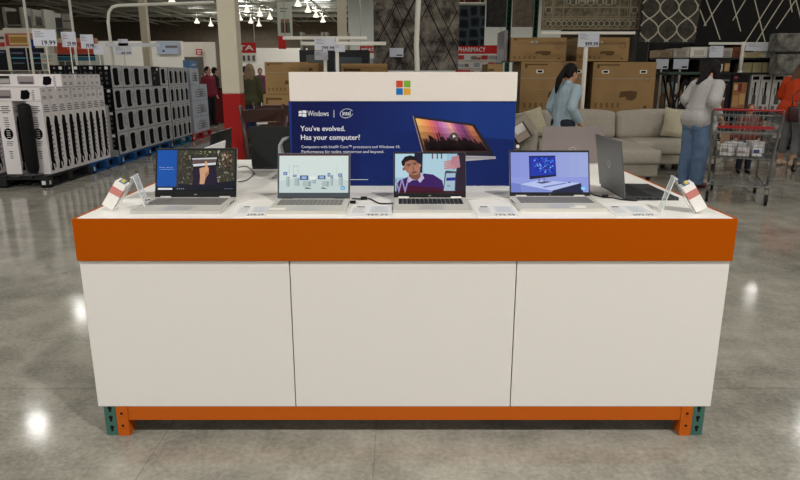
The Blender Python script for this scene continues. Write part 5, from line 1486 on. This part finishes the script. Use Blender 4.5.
for i, (x0, x1) in enumerate([(655.5, 669), (673, 689)]):
    b = MB(); a = P(x0, 69, YS - .3); c_ = P(x1, 59, YS - .3); b.box(-(c_.x - a.x) / 2, (c_.x - a.x) / 2, 0, .01, 0, c_.z - a.z, M('sign_card', (178, 184, 192), .5)); b.box(.02, (c_.x - a.x) / 2 - .02, -.001, 0, .02, .05, pk)
    b.box(-.015, .015, .012, .03, -(a.z), 0, steel_d); tag(b.build('price_sign', loc=((a.x + c_.x) / 2, YS - .3, a.z)), ['pale blue-grey price sign on a post beside the tall sofa cartons', 'pale blue-grey price sign on a post behind the grey sweatshirt'][i], 'price sign')
# folded grey patterned rugs at the frame edge
for i in range(2):
    b = MB(); Y = 12.2; a = P(776, 52 if i == 0 else 75, Y); c_ = P(806, 33 if i == 0 else 54, Y); b.box(-(c_.x - a.x) / 2, (c_.x - a.x) / 2, 0, .3, 0, c_.z - a.z, rug_mat('rug_grey_pale', (74, 72, 68), (140, 138, 130), 5))
    tag(b.build('folded_rug', loc=((a.x + c_.x) / 2, Y, a.z), bevel=.04, seg=3), ['folded grey and cream rug at the frame edge, upper one', 'folded grey and cream rug at the frame edge, lower one'][i], 'rug')
# low tables / dark stools between cartons and shelves
t = thing('folding_chair', 'dark green topped folding stool in front of the shelf near the cartons', 'stool', (P(664, 110, 11.9).x + .1, 11.7, 0))
b = MB(); b.box(-.25, .3, -.2, .2, P(0, 72, 11.9).z - .05, P(0, 72, 11.9).z, M('stool_green', (50, 66, 56), .6)); b.build('seat', t, bevel=.01)
for x, x2 in ((-.22, .2), (.24, -.2)): b = MB(); b.tube([(x, -.1, 0), (x2, -.1, P(0, 73, 11.9).z - .05)], .018, dark, n=6); b.tube([(x, .15, 0), (x2, .15, P(0, 73, 11.9).z - .05)], .018, dark, n=6); b.build('leg', t)

# ------------------------------------------------------------------ people
def skin_m(c): return M('skin', c, .55)


def person(name, label, loc, rz, h, col, lean=0.0, head=(0, 0, 0), arms=None, feet=None, hair='long', voxel=.009, top_len=.0, jacket_puff=0.0, group=None):
    """faces -y when rz = 0; arms = [(elbow, wrist), (elbow, wrist)] in body space of a 1.65 m figure (x>0 side first)"""
    t = thing(name, label, 'person', loc, rz, group); s = h / 1.65
    L_ = Matrix.Rotation(math.radians(lean), 4, 'X')
    hip = Vector((0, 0, .90))

    def U(p):
        p = Vector(p); return (hip + (L_ @ (p - hip))) * s
    feet = feet or [(.10, 0.0), (-.10, 0.0)]
    arms = arms or [((.24, .03, 1.10), (.25, -.04, .86)), ((-.24, .03, 1.10), (-.25, -.04, .86))]
    sk = skin_m(col['skin'])
    # body
    b = MB()
    c_ = lambda p0, r0, p1, r1: b.cap(Vector(p0), r0 * s, Vector(p1), r1 * s, sk)
    b.T = Matrix.Identity(4)
    b.cap(U((0, .0, .96)), .12 * s, U((0, .005, 1.10)), .108 * s, sk)
    b.cap(U((0, .005, 1.10)), .108 * s, U((0, .0, 1.27)), .118 * s, sk)
    for sx in (-1, 1):
        b.cap(U((sx * .02, 0, 1.12)), .10 * s, U((sx * .07, 0, 1.28)), .095 * s, sk)
        b.cap(U((sx * .04, 0, .98)), .11 * s, U((sx * .085, .01, .90)), .10 * s, sk)
        b.cap(U((sx * .08, .0, 1.33)), .07 * s, U((sx * .165, .0, 1.335)), .055 * s, sk)
    b.cap(U((0, .01, 1.32)), .065 * s, U((0, -.0, 1.43)), .05 * s, sk)
    for i, sx in enumerate((1, -1)):
        el, wr = U(arms[i][0]), U(arms[i][1]); sh = U((sx * .175, 0, 1.33))
        b.cap(sh, .048 * s, el, .038 * s, sk); b.cap(el, .038 * s, wr, .026 * s, sk)
        d = (wr - el).normalized(); side = d.cross(Vector((0, 0, 1) if abs(d.z) < .8 else (0, 1, 0))).normalized()
        up = side.cross(d)
        pm_ = wr + d * .045 * s
        b.cap(wr, .024 * s, pm_, .026 * s, sk); b.cap(pm_ + side * .018 * s, .018 * s, pm_ - side * .018 * s, .018 * s, sk)
        for k_, (o_, ln) in enumerate(((-.027, .06), (-.009, .072), (.009, .068), (.026, .052))):
            a0 = pm_ + side * o_ * s + d * .02 * s; a1 = a0 + d * ln * .5 * s - up * .006 * s; a2 = a1 + d * ln * .36 * s - up * .022 * s
            b.cap(a0, .0092 * s, a1, .0085 * s, sk); b.cap(a1, .0085 * s, a2, .0075 * s, sk)
        th0 = wr + d * .02 * s - side * .02 * s; th1 = th0 + (d * .5 - side * .6 - up * .3).normalized() * .045 * s
        b.cap(th0, .013 * s, th1, .0095 * s, sk); b.cap(th1, .0095 * s, th1 + d * .028 * s, .008 * s, sk)
        fx, fy = feet[i]; hp = hip * s + Vector((sx * .085, .01, -.02)) * s; kn = Vector(((hp.x / s + fx) / 2, (fy + .0) / 2 - .02 - (.05 if abs(fy) > .1 else 0), .47)) * s; an = Vector((fx, fy + .02, .09)) * s
        b.cap(hp, .088 * s, kn, .055 * s, sk); b.cap(kn, .055 * s, an, .036 * s, sk)
        b.cap(an, .036 * s, Vector((fx, fy + .04, .045)) * s, .034 * s, sk); b.cap(Vector((fx, fy + .03, .04)) * s, .034 * s, Vector((fx * 1.15, fy - .14, .03)) * s, .028 * s, sk)
    # head with face
    HR = L_.to_3x3() @ Euler([math.radians(a) for a in head]).to_matrix()
    nk = U((0, 0, 1.43)); hc = nk + HR @ Vector((0, -.012, .105)) * s
    hp_ = lambda x, y, z: hc + HR @ Vector((x, y, z)) * s
    b.ell(hc + HR @ Vector((0, .008, .018)) * s, (.076 * s, .094 * s, .095 * s), sk, R=HR); b.ell(hp_(0, -.022, -.035), (.058 * s, .066 * s, .075 * s), sk, R=HR)
    b.cap(hp_(0, -.088, .0), .011 * s, hp_(0, -.106, -.025), .014 * s, sk); b.cap(hp_(0, -.06, -.095), .024 * s, hp_(0, -.07, -.09), .022 * s, sk)
    b.cap(nk, .05 * s, hp_(0, .02, -.03), .055 * s, sk)
    for sx in (-1, 1): b.ell(hp_(sx * .077, .008, -.01), (.012 * s, .02 * s, .032 * s), sk, R=HR)
    b.cap(hp_(-.018, -.083, -.055), .008 * s, hp_(.018, -.083, -.055), .008 * s, sk)
    body = b.blob('body', voxel, t)
    bb = MB()
    for sx in (-1, 1):
        bb.ell(hp_(sx * .030, -.0815, .006), (.010 * s, .005 * s, .0045 * s), M('eye_white', (225, 222, 215), .3), R=HR, nu=10, nv=6)
        bb.ell(hp_(sx * .030, -.0855, .006), (.005 * s, .003 * s, .0045 * s), M('eye_dark', (30, 20, 16), .2), R=HR, nu=8, nv=6)
        bb.cyl(hp_(sx * .016, -.085, .026), hp_(sx * .046, -.079, .026), .0035 * s, col['hair'], n=6)
    bb.cyl(hp_(-.02, -.0915, -.056), hp_(.02, -.0915, -.056), .0045 * s, M('lips', (150, 80, 76), .5), n=6)
    bb.build('face', t)
    # hair
    b = MB(); hm = col['hair']
    b.ell(hp_(0, .022, .028), (.088 * s, .098 * s, .10 * s), hm, R=HR)
    if hair == 'pony':
        b.ell(hp_(0, .12, .0), (.03 * s, .035 * s, .035 * s), hm, R=HR)
        b.cap(hp_(0, .12, 0), .032 * s, hp_(0, .165, -.10), .04 * s, hm); b.cap(hp_(0, .165, -.10), .04 * s, hp_(0.01, .17, -.21), .03 * s, hm); b.cap(hp_(0.01, .17, -.21), .03 * s, hp_(0.02, .16, -.28), .012 * s, hm)
        for sx in (-1, 1): b.cap(hp_(sx * .06, .03, .02), .034 * s, hp_(sx * .05, .07, -.05), .03 * s, hm)
    elif hair == 'long':
        for sx in (-1, 0, 1):
            b.cap(hp_(sx * .055, .05, .0), .045 * s, hp_(sx * .065, .075, -.17), .045 * s, hm); b.cap(hp_(sx * .065, .075, -.17), .045 * s, hp_(sx * .06, .085, -.34), .022 * s, hm)
        for sx in (-1, 1): b.cap(hp_(sx * .078, -.02, .0), .022 * s, hp_(sx * .085, -.02, -.2), .02 * s, hm)
    elif hair == 'bowed':
        dn = lambda p, k: p + Vector((0, 0, -k)) * s
        for sx in (-1, 0, 1):
            p0_ = hp_(sx * .06, .02 - .02 * abs(sx), -.02); b.cap(p0_, .045 * s, dn(p0_, .16), .04 * s, hm); b.cap(dn(p0_, .16), .04 * s, dn(p0_, .27), .015 * s, hm)
        b.cap(hp_(0, .07, 0), .055 * s, hp_(0, .10, -.12), .05 * s, hm); b.cap(hp_(0, .10, -.12), .05 * s, hp_(0, .16, -.24), .02 * s, hm)
    else:
        b.ell(hp_(0, .04, -.01), (.08 * s, .08 * s, .085 * s), hm, R=HR)
    # keep the face free
    b.blob('hair', max(voxel, .009), t)
    # trousers
    b = MB(); pm2 = col['legs']; e = .014
    for sx in (-1, 1): b.cap(U((sx * .03, 0, 1.0)), (.097 if top_len > .02 else .112) * s, U((sx * .085, .015, .90)), (.105 if top_len > .02 else .118) * s, pm2); b.cap(U((sx * .06, .05 if top_len < .02 else .02, .9)), (.085 if top_len < .02 else .06) * s, U((sx * .08, .03, .8)), (.08 if top_len < .02 else .06) * s, pm2)
    for i, sx in enumerate((1, -1)):
        fx, fy = feet[i]; hp = hip * s + Vector((sx * .085, .01, -.02)) * s; kn = Vector(((hp.x / s + fx) / 2, fy / 2 - .02 - (.05 if abs(fy) > .1 else 0), .47)) * s; an = Vector((fx, fy + .02, col.get('hem', .08))) * s
        b.cap(hp, (.088 + e) * s, kn, (.055 + e + col.get('wide', .012)) * s, pm2)
        b.cyl(kn, an, (.055 + e + col.get('wide', .012)) * s, pm2, (.042 + e + col.get('wide', .012)) * s, n=16)
    b.blob('trousers', voxel, t, 2)
    # top
    b = MB(); tm = col['top']; e = .02 + jacket_puff
    b.cap(U((0, .0, .95 - top_len)), (.115 + e) * s, U((0, .005, 1.10)), (.108 + e) * s, tm); b.cap(U((0, .005, 1.10)), (.108 + e) * s, U((0, 0, 1.27)), (.118 + e * .8) * s, tm)
    for sx in (-1, 1):
        b.cap(U((sx * .05, 0, .93 - top_len)), (.10 + e) * s, U((sx * .07, 0, 1.28)), (.088 + e) * s, tm)
        b.cap(U((sx * .05, 0, 1.35)), .062 * s, U((sx * .165, .0, 1.33)), (.055 + e * .7) * s, tm)
    for i, sx in enumerate((1, -1)):
        el, wr = U(arms[i][0]), U(arms[i][1]); sh = U((sx * .175, 0, 1.33))
        b.cap(sh, (.05 + e) * s, el, (.04 + e) * s, tm); b.cap(el, (.04 + e) * s, wr.lerp(el, .12), (.03 + e * .8) * s, tm)
        if jacket_puff:
            for k_ in range(5):
                q_ = sh.lerp(el, k_ / 5 + .1); b.ell(q_, (.06 + e) * s, tm, nu=10, nv=8)
    b.cap(U((-.075, .02, .90 - top_len)), (.122 + e - (.012 if hair == 'bowed' else 0)) * s, U((.075, .02, .90 - top_len)), (.122 + e - (.012 if hair == 'bowed' else 0)) * s, tm); b.cap(U((-.06, .0, 1.0)), (.105 + e) * s, U((.06, .0, 1.0)), (.105 + e) * s, tm)
    b.cap(U((0, .012, 1.36)), .07 * s, U((0, .01, 1.40)), .062 * s, tm)
    o = b.blob('top', voxel, t, 2, )
    # shoes
    for i, sx in enumerate((1, -1)):
        fx, fy = feet[i]; b = MB(); q_ = lambda x, y, z: Vector((fx + x, fy + y, z)) * s
        b.cap(q_(0, .05, .045), .042 * s, q_(fx * .12, -.10, .035), .036 * s, col['shoe']); b.cap(q_(0, .05, .05), .04 * s, q_(0, .03, .075), .042 * s, col['shoe']); b.cap(q_(fx * .12, -.1, .032), .036 * s, q_(fx * .14, -.15, .03), .03 * s, col['shoe'])
        ob = b.blob('shoe', max(voxel, .01), t, 2)
        for v in ob.data.vertices: v.co.z = max(v.co.z, .001)
    return t, U


blackhair = M('hair_black', (14, 12, 12), .7); brownhair = M('hair_brown', (96, 72, 52), .5); blondhair = M('hair_blond', (128, 108, 82), .5)
denim = M('denim', (98, 120, 150), .9, noise=.16, nscale=7, bump=.3, bscale=30)
heather = M('sweat_grey', (176, 173, 170), .95, noise=.05, nscale=20, bump=.4, bscale=9)
paleblue = M('denim_pale', (150, 168, 178), .9, noise=.10, nscale=10, bump=.5, bscale=11)
q = P(567, 70, 8.0)
person('person', 'woman with a black ponytail in a pale blue denim shirt standing before the sofa cartons', (q.x, 8.0, 0), math.radians(116), 1.57,
       dict(skin=(190, 142, 116), hair=blackhair, legs=M('dark_jeans', (40, 44, 56), .9), top=paleblue, shoe=dark), lean=4, head=(6, 0, 0), hair='pony', top_len=.155,
       arms=[((.235, .06, 1.10), (.20, -.10, .93)), ((-.23, .10, 1.10), (-.19, -.1, .93))])
# shopper at the cart
CA = math.radians(-25); CB = Vector((3.84, 7.20, 0)); CM = Matrix.Translation(CB) @ Matrix.Rotation(CA, 4, 'Z')
wpos = Vector((3.82, 8.36, 0)); wrz = math.radians(150)
wm = (Matrix.Translation(wpos) @ Matrix.Rotation(wrz, 4, 'Z')).inverted()
hl_ = CM @ Vector((-.27, -.0, 1.06)); hb = wm @ hl_
sw_ = 1.60 / 1.65; lean_ = 14
invL = Matrix.Rotation(-math.radians(lean_), 4, 'X')
hb_u = Vector((0, 0, .9)) + invL @ (hb / sw_ - Vector((0, 0, .9)))
person('person', 'woman in a light grey sweatshirt and blue jeans leaning beside the near shopping cart', wpos, math.radians(112), 1.64,
       dict(skin=(196, 150, 124), hair=M('hair_darkbrown', (20, 15, 14), .7), legs=denim, top=heather, shoe=M('shoe_red', (120, 60, 62), .6), wide=.03, hem=.05), lean=15, head=(6, 0, -6), hair='bowed', top_len=.015,
       arms=[((.25, .03, 1.12), (.235, -.17, 1.02)), ((-.25, .07, 1.10), (-.22, -.12, .98))], feet=[(.09, .02), (-.09, -.03)], jacket_puff=.006)
q = P(786, 165, 10.4)
person('person', 'woman with long brown hair in a puffy orange jacket and grey leggings', (q.x, 10.4, 0), math.radians(118), 1.64,
       dict(skin=(196, 150, 124), hair=brownhair, legs=M('leggings_grey', (118, 118, 120), .9), top=M('jacket_orange', (190, 62, 24), .55, bump=.6, bscale=14), shoe=M('shoe_pale', (190, 160, 140), .7), wide=.0, hem=.2), lean=6, head=(12, 0, 0), hair='long', top_len=-.02, jacket_puff=.03,
       arms=[((.26, -.06, 1.12), (.16, -.24, 1.12)), ((-.26, -.04, 1.10), (-.2, -.2, 1.02))])
t = thing('handbag', 'dark maroon handbag held under the arm of the orange jacket', 'handbag', (P(796, 130, 10.1).x, 10.08, P(0, 122, 10.1).z))
b = MB(); b.box(-.17, .17, -.05, .05, 0, .24, M('leather_maroon', (62, 28, 30), .4)); b.build('bag', t, bevel=.03, seg=3)
b = MB(); b.tube([(-.13, 0, .22), (-.1, .06, .40), (0, .1, .48), (.1, .06, .4), (.13, 0, .22)], .01, M('leather_maroon', (62, 28, 30), .4), n=6); b.build('strap', t)
q = P(741, 176, 9.62)
person('person', 'small child in a red brown top and dark trousers seen through the near shopping cart', (q.x, 9.6, 0), math.radians(-10), 1.02,
       dict(skin=(190, 132, 104), hair=brownhair, legs=M('trousers_dark', (30, 32, 42), .9), top=M('top_rust', (112, 58, 46), .9), shoe=M('shoe_black', (16, 16, 18), .5), wide=.01, hem=.1), hair='short', voxel=.009, head=(0, 0, 0))
# far shoppers between the pillar and the cartons
for (px, py, Y, rz, lab, hr, lg, tp, hair) in (
        (251, 100, 14, 170, 'person with long fair hair in a dark green top walking away beyond the dark chairs', blondhair, M('far_jeans', (36, 50, 84), .9), M('top_green', (70, 70, 48), .9), 'long'),
        (246.5, 90, 18, 200, 'person with dark hair in a maroon top beyond the fair haired shopper', blackhair, M('far_jeans', (30, 32, 40), .9), M('top_maroon', (96, 34, 44), .9), 'short'),
        (209, 96, 19, 60, 'person with dark hair pushing goods near the far end of the heater stacks', blackhair, M('far_jeans', (24, 24, 30), .9), M('top_red', (120, 40, 56), .9), 'short'),
        (216, 96, 21, 120, 'person in black partly behind the cream pillar', blackhair, M('far_jeans', (90, 30, 36), .9), M('top_black', (40, 36, 36), .9), 'short'),
        (261, 96, 24, 10, 'far shopper in a purple and white top between pillar and cartons', brownhair, M('far_jeans', (60, 64, 80), .9), M('top_purple', (110, 60, 84), .9), 'short'),
        (238.5, 96, 22, 40, 'far shopper in dark clothes right beside the cream pillar', brownhair, M('far_jeans', (40, 40, 44), .9), M('top_dark', (52, 44, 40), .9), 'short')):
    q = P(px, 90, Y)
    person('person', lab, (q.x, Y, 0), math.radians(rz), 1.66, dict(skin=(186, 140, 116), hair=hr, legs=lg, top=tp, shoe=dark), voxel=.02, hair=hair)
t = thing('shopping_bag', 'large white and magenta bag standing on the far dark red counter', 'bag', (P(207, 80, 20.1).x, 20.1, 1.042))
b = MB(); b.box(-.17, .05, 0, .2, 0, .36, M('bag_white', (214, 208, 204), .6)); b.box(.05, .17, 0, .2, -.02, .34, M('bag_magenta', (170, 40, 90), .6)); b.build('sack', t, bevel=.02)
b = MB(); b.tube([(-.1, .1, .35), (-.04, .1, .44), (.04, .1, .44), (.1, .1, .33)], .012, M('bag_white', (214, 208, 204), .6), n=6); b.build('handle', t)
t = thing('lane_counter', 'dark red checkout counter beyond the heater stacks', 'counter', (P(213, 100, 20).x - .1, 19.9, 0))
b = MB(); b.box(-.5, .8, 0, .7, 0, 1.0, M('counter_red', (96, 26, 30), .6)); b.box(-.52, .82, -.02, .72, 1.0, 1.04, dark); b.build('body', t, bevel=.01)

# ------------------------------------------------------------------ shopping carts
wire = M('cart_steel', (126, 126, 124), .35, .6); cred = M('cart_red', (150, 22, 26), .4); rubber = M('wheel_rubber', (26, 26, 26), .7)


def make_cart(label, loc, rz):
    t = thing('shopping_cart', label, 'shopping cart', loc, rz, 'shopping carts')
    w0, w1, l0, l1, zb, zt_ = .25, .30, .10, 1.0, .52, 1.0

    def pt(side, v, u):  # side -1/1 x, v height 0..1, u along 0..1
        w_ = w0 + (w1 - w0) * v; w_ *= 1 - .18 * u
        return Vector((side * w_, .04 * (1 - v) + l0 * 0 + u * (l1 + .05 * v - .03 * (1 - v)), zb + .0 + (zt_ - zb) * v - .02 * u * (1 - v)))
    b = MB()
    for v in (0, .14, .28, .42, .56, .70, .85, 1):
        r_ = .006 if v in (0, 1) else .0032
        b.tube([pt(-1, v, 0), pt(-1, v, 1), pt(1, v, 1), pt(1, v, 0), pt(-1, v, 0)], r_, wire, n=5)
    for i in range(18):
        u = i / 17
        for sx in (-1, 1): b.tube([pt(sx, 0, u), pt(sx, 1, u)], .0026, wire, n=4)
        b.tube([pt(-1, 0, u), pt(1, 0, u)], .0026, wire, n=4)
    for i in range(13):
        k_ = i / 12
        b.tube([pt(-1, 0, 1).lerp(pt(1, 0, 1), k_), pt(-1, 1, 1).lerp(pt(1, 1, 1), k_)], .0026, wire, n=4)
        b.tube([pt(-1, 0, 0).lerp(pt(1, 0, 0), k_), pt(-1, 1, 0).lerp(pt(1, 1, 0), k_)], .0026, wire, n=4)
    b.build('basket', t)
    b = MB()
    for sx in (-1, 1):
        b.tube([(sx * .29, -.10, 1.06), (sx * .30, .0, 1.02), (sx * .29, .06, .8), (sx * .27, .10, .5), (sx * .26, .16, .22)], .0125, wire, n=8)
        b.tube([(sx * .26, .02, .21), (sx * .25, .5, .19), (sx * .21, .96, .21)], .0125, wire, n=8)
        b.tube([(sx * .25, .12, .50), (sx * .21, .95, .48), (sx * .21, .93, .22)], .010, wire, n=8)
    b.tube([(-.26, .02, .21), (.26, .02, .21)], .01, wire, n=6)
    b.build('frame', t)
    b = MB()
    for i in range(9): b.tube([(-.25 + .0 * i, .08 + i * .1, .2), (.25, .08 + i * .1, .2)], .005, wire, n=5)
    for i in range(6): b.tube([(-.2 + i * .08, .02, .205), (-.18 + i * .072, .95, .205)], .004, wire, n=5)
    b.build('lower_rack', t)
    b = MB(); b.cyl((-.29, -.11, 1.065), (.29, -.11, 1.065), .012, cred, n=12); b.build('handle', t, label='red plastic handle')
    b = MB(); b.box(-.24, .24, .005, .02, .855, .885, cred); b.box(-.25, .25, .0, .2, .80, .81, wire)
    for i in range(8): b.tube([(-.21 + i * .06, .22, .80), (-.21 + i * .06, .17, 1.0)], .003, wire, n=4)
    b.tube([(-.24, .17, 1.0), (.24, .17, 1.0)], .005, wire, n=5); b.build('child_seat', t, label='child seat with a red bar')
    for sx, y in ((-1, .06), (1, .06), (-1, .92), (1, .92)):
        w_ = .26 if y < .5 else .21
        b = MB(); b.box(sx * w_ - .02, sx * w_ - .014, y - .02, y + .03, .05, .19, wire); b.box(sx * w_ + .014, sx * w_ + .02, y - .02, y + .03, .05, .19, wire); b.box(sx * w_ - .02, sx * w_ + .02, y - .02, y + .03, .18, .195, wire); o = b.build('caster', t)
        b = MB(); b.cyl((sx * w_ - .013, y, .062), (sx * w_ + .013, y, .062), .062, rubber, n=20); b.cyl((sx * w_ - .014, y, .062), (sx * w_ + .014, y, .062), .03, M('hub_grey', (130, 130, 130), .5), n=14); b.build('wheel', o)
    return t


cart = make_cart('steel shopping cart with a red handle holding white packages, beside the grey sweatshirt', CB, CA); cart.scale = (1.16, 1.0, 1.0)
c2 = dup(cart, (P(800, 165, 9.5).x + .12, 9.45, 0), math.radians(-60), 'shopping cart cut by the frame edge in front of the orange jacket', scale=(1, 1, 1))
for i, (x, y, z, sx, sy, sz, c_) in enumerate([(-.13, .14, 0, .13, .16, .13, (214, 212, 210)), (.02, .16, 0, .12, .18, .10, (206, 202, 200)), (.15, .2, 0, .1, .16, .12, (216, 216, 218)), (-.06, .42, 0, .2, .2, .12, (200, 200, 204)), (.14, .45, 0, .14, .2, .14, (210, 208, 206))]):
    b = MB(); b.box(-sx / 2, sx / 2, -sy / 2, sy / 2, 0, sz, M('package_white', c_, .5)); b.box(-sx / 2 + .01, sx * .2, -sy / 2 - .001, -sy / 2, sz * .3, sz * .6, M('package_print', (60, 70, 120) if i == 2 else (150, 140, 138), .5))
    o = b.build('package', bevel=.012, seg=3, loc=CM @ Vector((x * 1.05, y, .545)), rz=CA + (i - 2) * .15)
    tag(o, ['white package at the handle end of the cart, next to the child seat corner', 'white package in the cart between two other packages at the handle end', 'white package with a blue print in the cart', 'larger white package farther inside the cart', 'tall white package farther inside the cart by the blue printed one'][i], 'package', 'packages in the cart')
b = MB(); b.box(-.05, .05, -.04, .04, 0, .22, M('package_tan', (150, 116, 84), .6)); b.box(-.05, .05, -.041, -.04, .02, .05, M('print_yellow', (190, 180, 90), .6)); tag(b.build('package', loc=CM @ Vector((-.17, .62, .54)), bevel=.008, rz=CA), 'tan carton standing in the cart behind the white packages', 'package')
